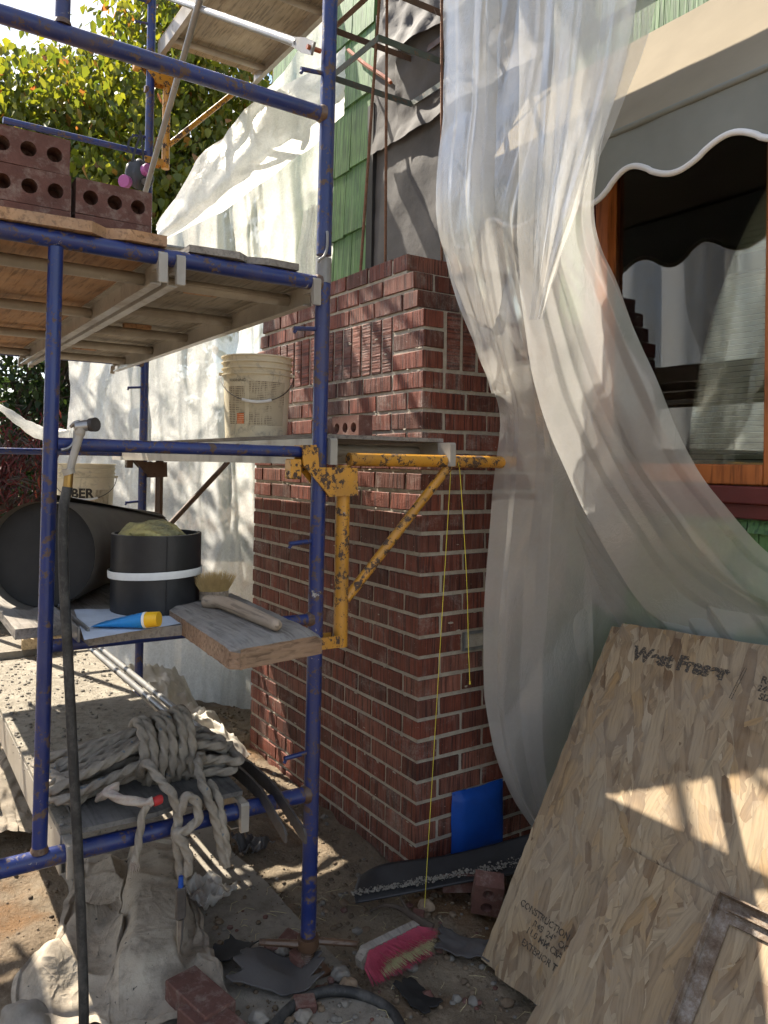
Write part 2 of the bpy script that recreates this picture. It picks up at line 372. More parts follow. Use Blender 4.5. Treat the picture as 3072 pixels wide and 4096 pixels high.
c = t.mix(t.ramp(gro, [(0.40, 0.65), (0.52, 0)]), c, (0.016, 0.045, 0.024)); c = t.mix(t.ramp(gro2, [(0.56, 0), (0.76, 0.4)]), c, (0.30, 0.40, 0.23))
M['shake'] = t.done(t.bsdf(c, 0.6, 0, 0.4, t.bump(t.math('ADD', gro, t.math('MULTIPLY', gro2, 1.0)), 0.8, 0.005)))
def wood(name, lo, hi, axis='x', sc=1.0, rough=0.75, bump=0.4, grey=0.0):
    t = NT(name); v = t.off()
    s3 = {'x': (2.0, 26, 26), 'y': (26, 2.0, 26), 'z': (26, 26, 2.0)}[axis]
    a = t.noise(sc, 6, 0.65, t.map(s3, vec=v), 0.6); b = t.noise(sc * 4.5, 4, 0.6, t.map(s3, vec=v), 0.3)
    d = t.noise(6 * sc, 5, 0.65, v)
    c = t.ramp(a, [(0.25, lo), (0.75, hi)])
    c = t.mix(t.ramp(b, [(0.36, 0.6), (0.5, 0)]), c, tuple(x * 0.32 for x in lo))
    c = t.mix(1.0, c, t.ramp(d, [(0.3, 0.75), (0.7, 1.2)]), 'MULTIPLY')
    if grey: c = t.mix(t.ramp(t.noise(9 * sc, 5, 0.7, v), [(0.35, 0), (0.65, grey)]), c, (0.30, 0.285, 0.26))
    return t.done(t.bsdf(c, rough, 0, 0.3, t.bump(t.math('ADD', a, b), bump, 0.004)))
M['plank'] = wood('weathered_plank', (0.14, 0.115, 0.095), (0.30, 0.27, 0.235), 'x', 1, 0.85, 0.7, 0.5)
M['plank_end'] = wood('plank_end_grain', (0.20, 0.12, 0.075), (0.36, 0.25, 0.165), 'y', 1, 0.85, 0.8, 0.0)
M['ply_orange'] = wood('plywood_warm', (0.30, 0.155, 0.075), (0.46, 0.28, 0.15), 'x', 0.8, 0.8, 0.3, 0.25)
M['ply_dusty'] = wood('plywood_dusty', (0.20, 0.165, 0.12), (0.36, 0.32, 0.25), 'x', 0.8, 0.85, 0.35, 0.6)
M['ply_top'] = wood('plywood_upper', (0.30, 0.25, 0.18), (0.44, 0.38, 0.29), 'x', 0.9, 0.85, 0.5, 0.3)
M['ply_dark'] = wood('plywood_dark', (0.06, 0.06, 0.062), (0.13, 0.125, 0.12), 'x', 0.8, 0.8, 0.35, 0.35)
M['new_wood'] = wood('pale_wood', (0.40, 0.28, 0.15), (0.60, 0.46, 0.28), 'x', 1, 0.75, 0.3)
M['beech'] = wood('beech_handle', (0.27, 0.20, 0.14), (0.38, 0.30, 0.22), 'x', 0.8, 0.6, 0.15)
M['orange_wood'] = wood('orange_stained_wood', (0.30, 0.085, 0.022), (0.42, 0.135, 0.035), 'z', 0.5, 0.42, 0.1)
M['maroon'] = plain('maroon_paint', (0.10, 0.018, 0.016), 0.4, 0, 0.2, 14, 0.1)
M['brown_sash'] = plain('dark_sash', (0.035, 0.018, 0.012), 0.5, 0, 0.2, 14, 0.1)
M['blind'] = plain('pleated_blind', (0.70, 0.67, 0.55), 0.85, 0, 0.15, 10, 0.05)
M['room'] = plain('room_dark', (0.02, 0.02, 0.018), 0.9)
t = NT('window_glass'); gl = t.sh('Glossy', Color=(1, 1, 1), Roughness=0.015); tp = t.sh('Transparent', Color=(0.80, 0.84, 0.80)); fr = t.n.new('ShaderNodeFresnel'); fr.inputs['IOR'].default_value = 1.75
t.l.new(t.bump(t.noise(1.6, 2, 0.4), 0.05, 0.02), gl.node.inputs['Normal'])
M['glass'] = t.done(t.mixs(t.math('MULTIPLY', fr.outputs[0], 1.15), tp, gl))
def fabric(name, col, var=0.15, trans=0.25):
    t = NT(name); a = t.noise(3.0, 5, 0.6); g = t.noise(420, 2, 0.5)
    c = t.mix(1.0, col, t.ramp(a, [(0.3, 1 - var), (0.7, 1 + var)]), 'MULTIPLY')
    n = t.bump(t.math('ADD', a, t.math('MULTIPLY', g, 0.12)), 0.3, 0.006)
    tr = t.sh('Translucent', Color=c); return t.done(t.mixs(trans, t.bsdf(c, 0.85, 0, 0.25, n), tr))
M['awning'] = fabric('awning_canvas', (0.27, 0.225, 0.16), 0.12, 0.2)
M['valance'] = fabric('shaded_awning_canvas', (0.215, 0.215, 0.185), 0.15, 0.2)  # same canvas as the awning, its shade put into a greyer colour
M['trim'] = fabric('white_braid', (0.62, 0.60, 0.58), 0.2, 0.0)
t = NT('drop_cloth'); a = t.noise(4.0, 6, 0.65); g = t.noise(260, 2, 0.5); d = t.noise(17, 7, 0.75)
c = t.ramp(a, [(0.3, (0.30, 0.255, 0.200)), (0.7, (0.43, 0.375, 0.30))]); c = t.mix(t.ramp(d, [(0.48, 0), (0.7, 0.65)]), c, (0.13, 0.11, 0.088))
c = t.mix(t.ramp(t.noise(60, 3, 0.6), [(0.68, 0), (0.71, 0.9)]), c, (0.06, 0.055, 0.05))
M['canvas'] = t.done(t.bsdf(c, 0.95, 0, 0.15, t.bump(t.math('ADD', t.math('MULTIPLY', t.math('ABSOLUTE', t.math('SUBTRACT', t.noise(5.5, 3, 0.5, None, 0.8), 0.5)), -6.0), t.math('MULTIPLY', g, 0.2)), 0.55, 0.010)))
t = NT('crumpled_film'); a = t.noise(9, 6, 0.65, None, 1.0)
c = t.ramp(a, [(0.3, (0.50, 0.455, 0.38)), (0.7, (0.72, 0.68, 0.60))])
M['dirty_film'] = t.done(t.mixs(0.3, t.bsdf(c, 0.5, 0, 0.4, t.bump(a, 0.5, 0.01)), t.sh('Translucent', Color=c)))
t = NT('rope_fibre'); v = t.tc(); a = t.noise(22, 6, 0.7, v); g = t.noise(190, 4, 0.75, v)
c = t.ramp(a, [(0.25, (0.185, 0.16, 0.13)), (0.7, (0.335, 0.30, 0.25))]); c = t.mix(t.ramp(t.noise(32, 2, 0.4, t.map((1, 1, 1), loc=(3, 9, 4))), [(0.70, 0), (0.72, 0.7)]), c, (0.07, 0.12, 0.17))
M['rope'] = t.done(t.bsdf(c, 0.95, 0, 0.15, t.bump(t.math('ADD', a, t.math('MULTIPLY', g, 0.7)), 0.6, 0.004)))
t = NT('frayed_fibre'); a = t.noise(60, 5, 0.7)
M['fray'] = t.done(t.bsdf(t.ramp(a, [(0.3, (0.36, 0.28, 0.25)), (0.6, (0.43, 0.385, 0.33)), (0.75, (0.36, 0.19, 0.18))]), 0.95, 0, 0.1, t.bump(a, 0.7, 0.004)))
t = NT('rubber_hose'); a = t.noise(14, 6, 0.75); g = t.noise(1.0, 4, 0.7, t.map((160, 160, 22)))
c = t.mix(t.ramp(a, [(0.45, 0), (0.75, 0.6)]), (0.022, 0.022, 0.022), (0.16, 0.15, 0.135)); c = t.mix(t.ramp(g, [(0.6, 0), (0.75, 0.35)]), c, (0.22, 0.2, 0.18))
M['hose'] = t.done(t.bsdf(c, 0.6, 0, 0.4, t.bump(a, 0.15, 0.003)))
M['blue_tape'] = plain('blue_tape', (0.006, 0.060, 0.31), 0.5, 0, 0.25, 12, 0.25)
M['yellow_line'] = plain('yellow_line', (0.62, 0.52, 0.05), 0.7, 0, 0.1)
t = NT('bucket_plastic'); v = t.off(); a = t.noise(9, 6, 0.7, v); s = t.ramp(t.noise(14, 6, 0.75, v, 0.5), [(0.54, 0), (0.68, 0.8)])
c = t.mix(s, t.ramp(a, [(0.3, (0.56, 0.49, 0.34)), (0.7, (0.68, 0.61, 0.45))]), (0.27, 0.245, 0.20))
M['bucket'] = t.done(t.bsdf(c, 0.5, 0, 0.4, t.bump(t.math('ADD', a, s), 0.25, 0.003), **{'Subsurface Weight': 0.0}))
def inkmat(name, col, keep=(0.40, 0.5), sc=45.0, stretch=(1, 1, 1)):
    t = NT(name); k = t.ramp(t.noise(sc, 5, 0.7, t.map(stretch)), [(keep[0], 0), (keep[1], 1)])
    return t.done(t.mixs(k, t.sh('Transparent', Color=(1, 1, 1)), t.bsdf(col, 0.85, 0, 0.2)))
M['ink'] = inkmat('faded_ink', (0.070, 0.060, 0.050), (0.40, 0.52), 150)
M['ink_dark'] = inkmat('bucket_ink', (0.05, 0.045, 0.04), (0.30, 0.38), 60)
M['ink_orange'] = inkmat('orange_label', (0.62, 0.12, 0.02), (0.28, 0.36), 50)
M['cyan'] = plain('blue_tube', (0.012, 0.19, 0.47), 0.35, 0, 0.15, 20, 0.05)
M['yellow_cap'] = plain('yellow_cap', (0.75, 0.42, 0.015), 0.35, 0, 0.1, 20, 0.05)
M['white'] = plain('white_plastic', (0.72, 0.72, 0.70), 0.5, 0, 0.12, 20, 0.05)
M['paper'] = plain('printed_paper', (0.50, 0.56, 0.64), 0.7, 0, 0.25, 9, 0.05)
t = NT('sponge'); a = t.vor(75); b = t.noise(9, 5, 0.6)
M['sponge'] = t.done(t.bsdf(t.ramp(b, [(0.35, (0.20, 0.19, 0.12)), (0.65, (0.48, 0.40, 0.16))]), 0.95, 0, 0.1, t.bump(t.math('ADD', t.math('MULTIPLY', a, 1.0), t.math('MULTIPLY', b, 1.2)), 0.8, 0.008)))
M['bristle'] = plain('tan_bristle', (0.50, 0.35, 0.15), 0.7, 0, 0.3, 50, 0.1)
M['pink_bristle'] = plain('pink_bristle', (0.40, 0.055, 0.095), 0.7, 0, 0.3, 50, 0.1)
M['cream_bristle'] = plain('cream_bristle', (0.46, 0.40, 0.22), 0.75, 0, 0.35, 50, 0.1)
M['purple'] = plain('pink_filter', (0.33, 0.09, 0.26), 0.5, 0, 0.15, 20, 0.05)
M['rubber'] = plain('black_rubber', (0.03, 0.032, 0.034), 0.5, 0, 0.2, 20, 0.1)
M['red_tape'] = plain('red_tape', (0.42, 0.03, 0.03), 0.6, 0, 0.2, 30, 0.1)
# OSB: three layers of pressed flakes, the higher random one lies on top
def osb_mat(name, val=1.0):
    t = NT(name); v = t.off(k=5.0); wob = t.noise(14, 4, 0.6, v, col=True); vv = t.mix(0.016, v, wob)
    lay = []
    for k, (ang, sx, sy) in enumerate(((-0.10, 30, 8.0), (-0.38, 36, 9.0), (0.25, 33, 8.4), (-0.75, 42, 11), (0.9, 48, 13.0))):
        rt = t.map((1, 1, 0.02), (0, 0, ang), (0, 0, 0), vv)
        mp = t.map((sx, sy, 1.0), (0, 0, 0), (k * 7.3, k * 3.1, 0), rt)
        n = t.n.new('ShaderNodeTexVoronoi'); n.inputs['Scale'].default_value = 1.0; t.l.new(mp, n.inputs['Vector']); n.distance = 'MINKOWSKI'; n.inputs['Exponent'].default_value = 3.5; n.inputs['Randomness'].default_value = 0.9
        sp = t.n.new('ShaderNodeSeparateColor'); t.l.new(n.outputs['Color'], sp.inputs[0])
        gr = t.noise(1.0, 3, 0.6, t.map((120, 9, 1), (0, 0, 0), (0, 0, 0), rt))
        bias = (0.16, 0.10, 0.02, -0.08, -0.22)[k]
        lay.append((t.math('ADD', sp.outputs[0], bias), sp.outputs[1], gr, n.outputs['Distance']))
    h, cv, g, ds = lay[0]
    for (h2, c2, g2, d2) in lay[1:]:
        m = t.math('GREATER_THAN', h2, h)
        cv = t.mix(m, cv, c2); g = t.mix(m, g, g2); ds = t.mix(m, ds, d2); h = t.math('MAXIMUM', h, h2)
    c = t.ramp(cv, [(0.0, (0.150, 0.092, 0.048)), (0.14, (0.235, 0.160, 0.090)), (0.4, (0.29, 0.210, 0.125)), (0.7, (0.325, 0.245, 0.15)), (0.88, (0.28, 0.18, 0.085)), (1.0, (0.37, 0.29, 0.19))])
    c = t.mix(1.0, c, t.ramp(g, [(0.25, 0.62), (0.5, 1.0), (0.75, 1.16)]), 'MULTIPLY')
    c = t.mix(t.ramp(ds, [(0.55, 0), (0.75, 0.45)]), c, (0.075, 0.045, 0.028))
    c = t.mix(t.ramp(t.noise(1.0, 4, 0.6, t.map((60, 5, 1), (0, 0, -0.2), (0, 0, 0), vv), 0.4), [(0.70, 0), (0.73, 0.45)]), c, (0.07, 0.042, 0.026))
    dust = t.ramp(t.noise(4.5, 6, 0.7, v), [(0.40, 0), (0.70, 0.52)])
    c = t.mix(dust, c, (0.265, 0.225, 0.175)); c = t.mix(1.0, c, (val, val, val), 'MULTIPLY')
    return t.done(t.bsdf(c, 0.75, 0, 0.3, t.bump(t.math('ADD', h, t.math('MULTIPLY', g, 0.5)), 0.6, 0.004)))
M['osb'] = osb_mat('strand_board')
M['osb_edge'] = wood('strand_board_edge', (0.16, 0.10, 0.06), (0.36, 0.26, 0.16), 'x', 2.5, 0.9, 0.9)
# ground
t = NT('soil'); v = t.tc(); a = t.noise(1.3, 6, 0.6, v); b = t.noise(9, 7, 0.72, v); g = t.noise(85, 6, 0.75, v); pv = t.vor(55, v); pv2 = t.vor(140, v)
c = t.ramp(b, [(0.28, (0.095, 0.070, 0.048)), (0.55, (0.20, 0.152, 0.105)), (0.78, (0.33, 0.27, 0.19))])
c = t.mix(t.ramp(a, [(0.42, 0), (0.62, 0.6)]), c, (0.30, 0.25, 0.18))
c = t.mix(t.ramp(t.noise(3.2, 4, 0.6, t.map(loc=(5, 2, 0))), [(0.54, 0), (0.68, 0.7)]), c, (0.17, 0.088, 0.036))
c = t.mix(t.ramp(pv2, [(0.12, 0.35), (0.22, 0)]), c, (0.40, 0.36, 0.29))
h = t.math('ADD', t.math('MULTIPLY', b, 1.4), t.math('ADD', t.math('MULTIPLY', g, 0.8), t.math('MULTIPLY', pv, -0.35)))
M['soil'] = t.done(t.bsdf(c, 0.97, 0, 0.15, t.bump(h, 0.8, 0.02)))
t = NT('dusty_concrete'); a = t.noise(3.0, 6, 0.65); b = t.noise(16, 7, 0.75); g = t.noise(120, 5, 0.75)
c = t.ramp(a, [(0.3, (0.20, 0.175, 0.14)), (0.7, (0.34, 0.31, 0.26))]); c = t.mix(t.ramp(b, [(0.48, 0), (0.68, 0.65)]), c, (0.12, 0.098, 0.075))
M['concrete'] = t.done(t.bsdf(c, 0.95, 0, 0.2, t.bump(t.math('ADD', b, t.math('MULTIPLY', g, 0.6)), 0.6, 0.01)))
t = NT('deck_dust'); a = t.noise(5.0, 7, 0.7); b = t.noise(32, 7, 0.75); g = t.noise(140, 5, 0.75)
c = t.ramp(a, [(0.3, (0.26, 0.23, 0.185)), (0.7, (0.40, 0.365, 0.30))]); c = t.mix(t.ramp(b, [(0.45, 0), (0.65, 0.7)]), c, (0.16, 0.138, 0.11))
M['deck_dust'] = t.done(t.bsdf(c, 0.95, 0, 0.2, t.bump(t.math('ADD', b, t.math('MULTIPLY', g, 0.6)), 0.9, 0.012)))
def stone(name, lo, hi):
    t = NT(name); v = t.off(); a = t.noise(25, 5, 0.7, v); r = t.rnd()
    c = t.mix(a, lo, hi); c = t.mix(1.0, c, t.ramp(r, [(0, 0.7), (1, 1.25)]), 'MULTIPLY')
    return t.done(t.bsdf(c, 0.9, 0, 0.25, t.bump(a, 0.5, 0.006)))
M['stone'] = stone('rubble_grey', (0.13, 0.115, 0.095), (0.33, 0.30, 0.26))
M['clod'] = stone('soil_clod', (0.11, 0.08, 0.055), (0.22, 0.168, 0.115))
M['tan_stone'] = stone('rubble_tan', (0.17, 0.115, 0.07), (0.30, 0.23, 0.16))
M['cement'] = stone('mortar_lump', (0.19, 0.172, 0.145), (0.33, 0.305, 0.265))
def leafmat(name, lo, hi, back, tr=0.5):
    t = NT(name); r = t.n.new('ShaderNodeAttribute'); r.attribute_name = 'lv'; f = r.outputs['Fac']
    c = t.ramp(f, [(0.0, lo), (0.75, hi), (0.93, hi), (1.0, back)])
    d = t.bsdf(c, 0.5, 0, 0.4); tl = t.sh('Translucent', Color=t.hsv(c, 0.47, 1.15, 2.1))
    return t.done(t.mixs(tr, d, tl))
M['leaf'] = leafmat('dogwood_leaf', (0.050, 0.082, 0.016), (0.135, 0.155, 0.028), (0.26, 0.14, 0.05), 0.5)
M['dark_leaf'] = leafmat('hedge_leaf', (0.012, 0.028, 0.010), (0.03, 0.055, 0.016), (0.05, 0.05, 0.02), 0.3)
M['red_leaf'] = leafmat('red_maple_leaf', (0.030, 0.010, 0.008), (0.10, 0.030, 0.020), (0.26, 0.10, 0.05), 0.4)
M['bark'] = plain('bark', (0.085, 0.065, 0.05), 0.95, 0, 0.4, 24, 0.6)
# ================================================================== SETTING
def gz(x, y):
    z = -0.055
    z += 0.035 * max(0.0, min(1.0, (-x - 0.5) / 1.0)) if y > -0.6 else 0
    z += 0.022 * fbm(x * 2.1, y * 2.1, 3.0, 3) + 0.016 * fbm(x * 9, y * 9, 8.0, 3)
    if -0.5 < y < 0.05 and -1.9 < x < 0.6: z += 0.02 * max(0, fbm(x * 4, y * 4, 1.0, 2)) + 0.01
    return z
def axis(lo, hi, step, far):
    a = list(np.arange(lo, hi + 1e-6, step)); s = step; c = hi; up = []
    while c < far: s *= 1.45; c += s; up.append(c)
    s = step; c = lo; dn = []
    while c > -far: s *= 1.45; c -= s; dn.append(c)
    return dn[::-1] + a + up
xs = axis(-2.8, 1.7, 0.026, 90); ys = axis(-2.1, 0.66, 0.026, 90)
G = np.zeros((len(ys), len(xs), 3))
for i, y in enumerate(ys):
    for j, x in enumerate(xs):
        near = (-3.5 < x < 2.5 and -3 < y < 1.2)
        G[i, j] = (x, y, gz(x, y) if near else -0.05 + 0.03 * nz(x * 0.4, y * 0.4))
o = MB().grid(G).build('ground', M['soil'], smooth=180); tag(o, None, None, None, 'structure')
# concrete strip along the wall, under the scaffold
G = np.zeros((36, 150, 3))
for i in range(36):
    for j in range(150):
        x = -4.2 + 5.7 * j / 149; y = -1.02 + 0.575 * i / 35
        e = 0.02 * nz(x * 3.1, 0, 5) + 0.008 * nz(x * 13, 0, 2)
        yy = y + (e if i > 33 else 0); z = -0.02 + 0.006 * fbm(x * 5, y * 5, 2, 3)
        if i == 35: z -= 0.06; yy += 0.006
        if i == 0: z -= 0.06
        G[i, j] = (x, yy, z)
o = MB().grid(G).build('concrete_path', M['concrete'], smooth=50); tag(o, None, None, None, 'structure')
def lump(r, seed, sub=1, squash=0.7):
    ph = (1 + 5 ** 0.5) / 2
    v = [Vector(p).normalized() for p in [(-1, ph, 0), (1, ph, 0), (-1, -ph, 0), (1, -ph, 0), (0, -1, ph), (0, 1, ph), (0, -1, -ph), (0, 1, -ph), (ph, 0, -1), (ph, 0, 1), (-ph, 0, -1), (-ph, 0, 1)]]
    f = [(0,11,5),(0,5,1),(0,1,7),(0,7,10),(0,10,11),(1,5,9),(5,11,4),(11,10,2),(10,7,6),(7,1,8),(3,9,4),(3,4,2),(3,2,6),(3,6,8),(3,8,9),(4,9,5),(2,4,11),(6,2,10),(8,6,7),(9,8,1)]
    for _ in range(sub):
        cache = {}; nf = []
        def mid(a, b):
            k = (min(a, b), max(a, b))
            if k not in cache: cache[k] = len(v); v.append(((v[a] + v[b]) / 2).normalized())
            return cache[k]
        for a, b, c in f:
            x, y, z = mid(a, b), mid(b, c), mid(c, a); nf += [(a, x, z), (b, y, x), (c, z, y), (x, y, z)]
        f = nf
    out = []
    for p in v:
        q = p * r * (1 + 0.35 * nz(p.x * 1.3 + seed, p.y * 1.3, p.z * 1.3 + seed * 2)); out.append((q.x, q.y, q.z * squash))
    return out, f
# loose grit and clods, too many to count
rg = random.Random(3); gm = MB()
for k in range(9500):
    x = rg.uniform(-2.0, 1.35); y = rg.uniform(-1.9, 0.55)
    if -1.45 < x < 0.02 and y > -0.02: continue
    dens = 1.0 if (y > -0.46 or x > 0.25) else 0.45
    if rg.random() > dens: continue
    r = 0.0022 + 0.008 * rg.random() ** 4
    if y > -0.46 and x < 0.7: r *= 1.25
    z = (-0.018 if -1.02 < y < -0.45 else gz(x, y)) + r * 0.25
    v, f = lump(r, k * 0.37, 0, 0.75); gm.add([(a + x, b + y, c + z) for a, b, c in v], f, rg.choice((0, 0, 0, 0, 1, 1, 2)))
o = gm.build('gravel', [M['clod'], M['tan_stone'], M['stone']], smooth=60); tag(o, 'loose clods, grit and pebbles strewn over the bare soil', 'gravel', None, 'stuff')

# ================================================================== CHIMNEY
P_, B_, J_ = 0.0718, 0.2014, 0.0125
LB, HB = B_ - J_, P_ - 0.0135
DEP = 0.62
def bed(n): return (30 - n) * P_
chim = thing('brick_chimney', 'ribbed red brick chimney rising beside the blue scaffold', 'chimney', (-0.705, 0.31, -0.15))
cl = Vector(chim.location)
variants = {}
def brick_mesh(lx, ly, lz, k):
    key = (round(lx, 4), round(ly, 4), round(lz, 4), k)
    if key in variants: return variants[key]
    v, f = bev_box(-lx / 2, -ly / 2, -lz / 2, lx / 2, ly / 2, lz / 2, 0.0022)
    rr = random.Random(hash(key) & 0xffff); v = [(a + rr.uniform(-.0012, .0012), b + rr.uniform(-.0012, .0012), c + rr.uniform(-.0014, .0014)) for a, b, c in v]
    me = bpy.data.meshes.new('brick'); me.from_pydata(v, [], f); me.materials.append(M['brick']); me.update(); variants[key] = me
    return me
bricks = []
def put_brick(x0, x1, y0, y1, zc, lz=HB, soldier=False, rot=(0, 0, 0)):
    lx, ly = x1 - x0, y1 - y0; k = random.randrange(3)
    o = bpy.data.objects.new('brick', brick_mesh(lx, ly, lz, k) if not soldier else brick_mesh(lz, ly, lx, k)); link(o, chim)
    p = random.uniform(-0.0016, 0.0016)
    o.location = Vector(((x0 + x1) / 2, (y0 + y1) / 2 + p, zc)) - cl
    o.rotation_euler = (random.uniform(-.006, .006), rad(90) if soldier else random.uniform(-.008, .008), random.uniform(-.006, .006))
    bricks.append(o)
W_ = 7 * B_ - J_              # front width
hw = 0.0895                   # header width
inset = {1: 0.11, 2: 0.068, 3: 0.037}
rest = MB()
for n in range(1, 33):
    zc = bed(n) + J_ / 2 + HB / 2 + 0.0005
    ins = inset.get(n, 0.0); xr = -ins; xl = -W_ + ins
    if n in (4, 5, 6):
        put_brick(xr - LB, xr, 0, hw, zc); put_brick(xl, xl + LB, 0, hw, zc)
        continue
    head = (n % 2 == 0) if n > 3 else (n % 2 == 1)
    if head:
        put_brick(xr - hw, xr, 0, LB, zc); put_brick(xl, xl + hw, 0, LB, zc)
        a, b = xl + hw + J_, xr - hw - J_; nb = 6
    else:
        put_brick(xr - LB, xr, 0, hw, zc); put_brick(xl, xl + LB, 0, hw, zc)
        a, b = xl + LB + J_, xr - LB - J_; nb = 5
    w = (b - a + J_) / nb
    for k in range(nb): put_brick(a + k * w, a + k * w + w - J_, 0, hw, zc)
    y = LB + J_ if head else hw + J_; k = 0
    while y < DEP - 0.02:
        y1 = min(y + LB, DEP - 0.004)
        if n == 20 and k == 0: pass
        elif y < 0.42 and n < 31: put_brick(xr - hw, xr, y, y1, zc)
        else: rest.box((xr - hw, y, zc - HB / 2), (xr, y1, zc + HB / 2), bev=0.002)
        y += LB + J_; k += 1
# soldier band, three courses tall
zc = (bed(6) + J_ / 2 + bed(3) - J_ / 2) / 2; hs = bed(3) - bed(6) - J_
a, b = -W_ + LB + J_, -LB - J_; nb = 14; w = (b - a + 0.011) / nb
for k in range(nb): put_brick(a + k * w, a + k * w + w - 0.011, 0, hw, zc, hs, True)
def put_soldier_side(y0, y1):
    o = bpy.data.objects.new('brick', brick_mesh(hs, hw, y1 - y0, 1)); link(o, chim); o.location = Vector((-hw / 2, (y0 + y1) / 2, zc)) - cl
    o.rotation_euler = (0, rad(90), rad(90)); bricks.append(o)
y = hw + J_ + 0.004
while y < 0.58: put_soldier_side(y, y + 0.0585); y += 0.0725
o = rest.build('brick', M['brick'], chim, 30); o["kind"] = 'stuff'
# mortar: recessed core plus an uneven tooled surface
mm = MB(); rc = 0.0055
mm.box((-W_ + rc, rc, -0.3), (-rc, DEP, bed(3) - 0.004))
for n in (3, 2, 1): mm.box((-W_ + inset[n] + rc, rc + 0.001 * n, bed(n) - 0.004), (-inset[n] - rc, DEP - 0.001 * n, bed(n - 1) - (0.012 if n == 1 else 0.004)))
mm.build('mortar', M['mortar'], chim, 30)
sm_ = MB(); rs_ = random.Random(77)
for k in range(330):
    n = rs_.randrange(4, 31); z = bed(n) + rs_.uniform(-0.007, 0.007) if rs_.random() < 0.94 else bed(n) + rs_.uniform(0.01, 0.06)
    v_, f_ = lump(1.0, k * .31, 1, 1.0); a_, b_, c_ = rs_.uniform(.004, .013), rs_.uniform(.0008, .0020), rs_.uniform(.0016, .0042)
    if rs_.random() < 0.8: x = rs_.uniform(-W_ + .02, -0.02); sm_.add([(x + p * a_, -0.0002 + q * b_, z + r * c_) for p, q, r in v_], f_)
    else: y = rs_.uniform(0.02, 0.5); sm_.add([(0.0002 + q * b_, y + p * a_, z + r * c_) for p, q, r in v_], f_)
o = sm_.build('mortar_smear', M['mortar'], chim, 60); o["kind"] = 'stuff'
vm = MB(); vz = bed(20) + J_ / 2; vy0, vy1 = LB + J_ - 0.004, LB + J_ + LB + 0.004
vm.box((-0.03, vy0, vz - 0.004), (0.004, vy0 + 0.010, vz + HB + 0.004)); vm.box((-0.03, vy1 - 0.010, vz - 0.004), (0.004, vy1, vz + HB + 0.004))
vm.box((-0.03, vy0 + 0.0102, vz + HB - 0.004), (0.004, vy1 - 0.0102, vz + HB + 0.004)); vm.box((-0.03, vy0 + 0.0102, vz - 0.004), (0.004, vy1 - 0.0102, vz + 0.004))
vent = vm.build('vent', M['steel'], chim)
MB().box((-0.028, vy0 + 0.0104, vz + 0.0042), (-0.018, vy1 - 0.0104, vz + HB - 0.0042)).build('vent_flap', M['dark_steel'], vent)
# blue taped register cover on the side
tc_ = thing('taped_cover', 'square cover wrapped in bright blue tape on the chimney side', 'cover', (0.0, 0.275, 0.0))
c = MB(); Gt = np.zeros((14, 12, 3))
for i in range(14):
    for j in range(12):
        y = 0.152 + 0.245 * j / 11; z = -0.012 + 0.236 * i / 13
        ed = min(j, 11 - j, i, 13 - i); x = 0.034 if ed >= 2 else (0.028 if ed == 1 else 0.006)
        Gt[i, j] = (x + 0.003 * nz(y * 22, z * 22, 1), y + 0.006 * nz(z * 9, y * 9, 4), z + 0.008 * nz(y * 8, z * 6, 7))
c.grid(Gt[:, ::1]); c.box((0.001, 0.158, -0.006), (0.008, 0.391, 0.218)); c.build('taped_face', M['blue_tape'], tc_, 50)

# ================================================================== HOUSE
house = thing('house', 'house wall of green shakes and grey felt behind the chimney', 'house', (-0.5, DEP + 0.05, -0.1))
WX0, WX1, WZ0, WZ1 = 0.239, 0.945, 1.345, 2.62
w = MB()
for (x0, x1, z0, z1) in ((-2.62, WX0, -0.2, 4.7), (WX1, 2.6, -0.2, 4.7), (WX0, WX1, -0.2, WZ0), (WX0, WX1, WZ1, 4.7)): w.box((x0, DEP + 0.006, z0), (x1, DEP + 0.12, z1))
w.build('wall_board', M['plank'], house)
TL, TR = on_y(812, 400, DEP)[0], -0.02
rs = random.Random(11); EXP = 0.366; zoff = 1.93 - 5 * EXP
for row in range(12):
    z0 = zoff + row * EXP; x = -2.62 + rs.uniform(0, 0.05)
    if z0 > 4.2: break
    while x < 2.2:
        wd = rs.uniform(0.13, 0.29); x1 = x + wd - rs.uniform(0.002, 0.006); zt = z0 + EXP + 0.05
        skip = (x1 > TL and x < TR and zt > 1.0) or (x1 > -W_ + 0.02 and x < 0 and z0 < 2.1) or (x1 > WX0 - 0.05 and x < WX1 + 0.05 and zt > WZ0 - 0.10 and z0 < WZ1)
        if skip:
            # trim to the free side
            if x < TL < x1 and z0 > 1.0: x1 = TL - 0.002
            elif x < -W_ < x1 and z0 < 2.1: x1 = -W_ - 0.002
            elif x < WX0 - 0.05 < x1 and zt > WZ0 - 0.1 and z0 < WZ1 and x > 0: x1 = WX0 - 0.052
            elif z0 < WZ0 - 0.1 < zt and x > 0 and x1 > WX0 - 0.05: zt = WZ0 - 0.105
            else: x = x + wd; continue
            if x1 - x < 0.03: x = x + wd; continue
        zb = z0 + rs.uniform(-0.008, 0.008); th = rs.uniform(0.016, 0.022)
        b = MB(); y = DEP
        b.add([(x, y - th, zb), (x1, y - th, zb), (x1, y - 0.004, zt), (x, y - 0.004, zt), (x, y + 0.004, zb), (x1, y + 0.004, zb), (x1, y + 0.004, zt), (x, y + 0.004, zt)],
              [(0, 1, 2, 3), (5, 4, 7, 6), (1, 0, 4, 5), (3, 2, 6, 7), (1, 5, 6, 2), (0, 3, 7, 4)])
        b.build('shingle', M['shake'], house, 0); x += wd
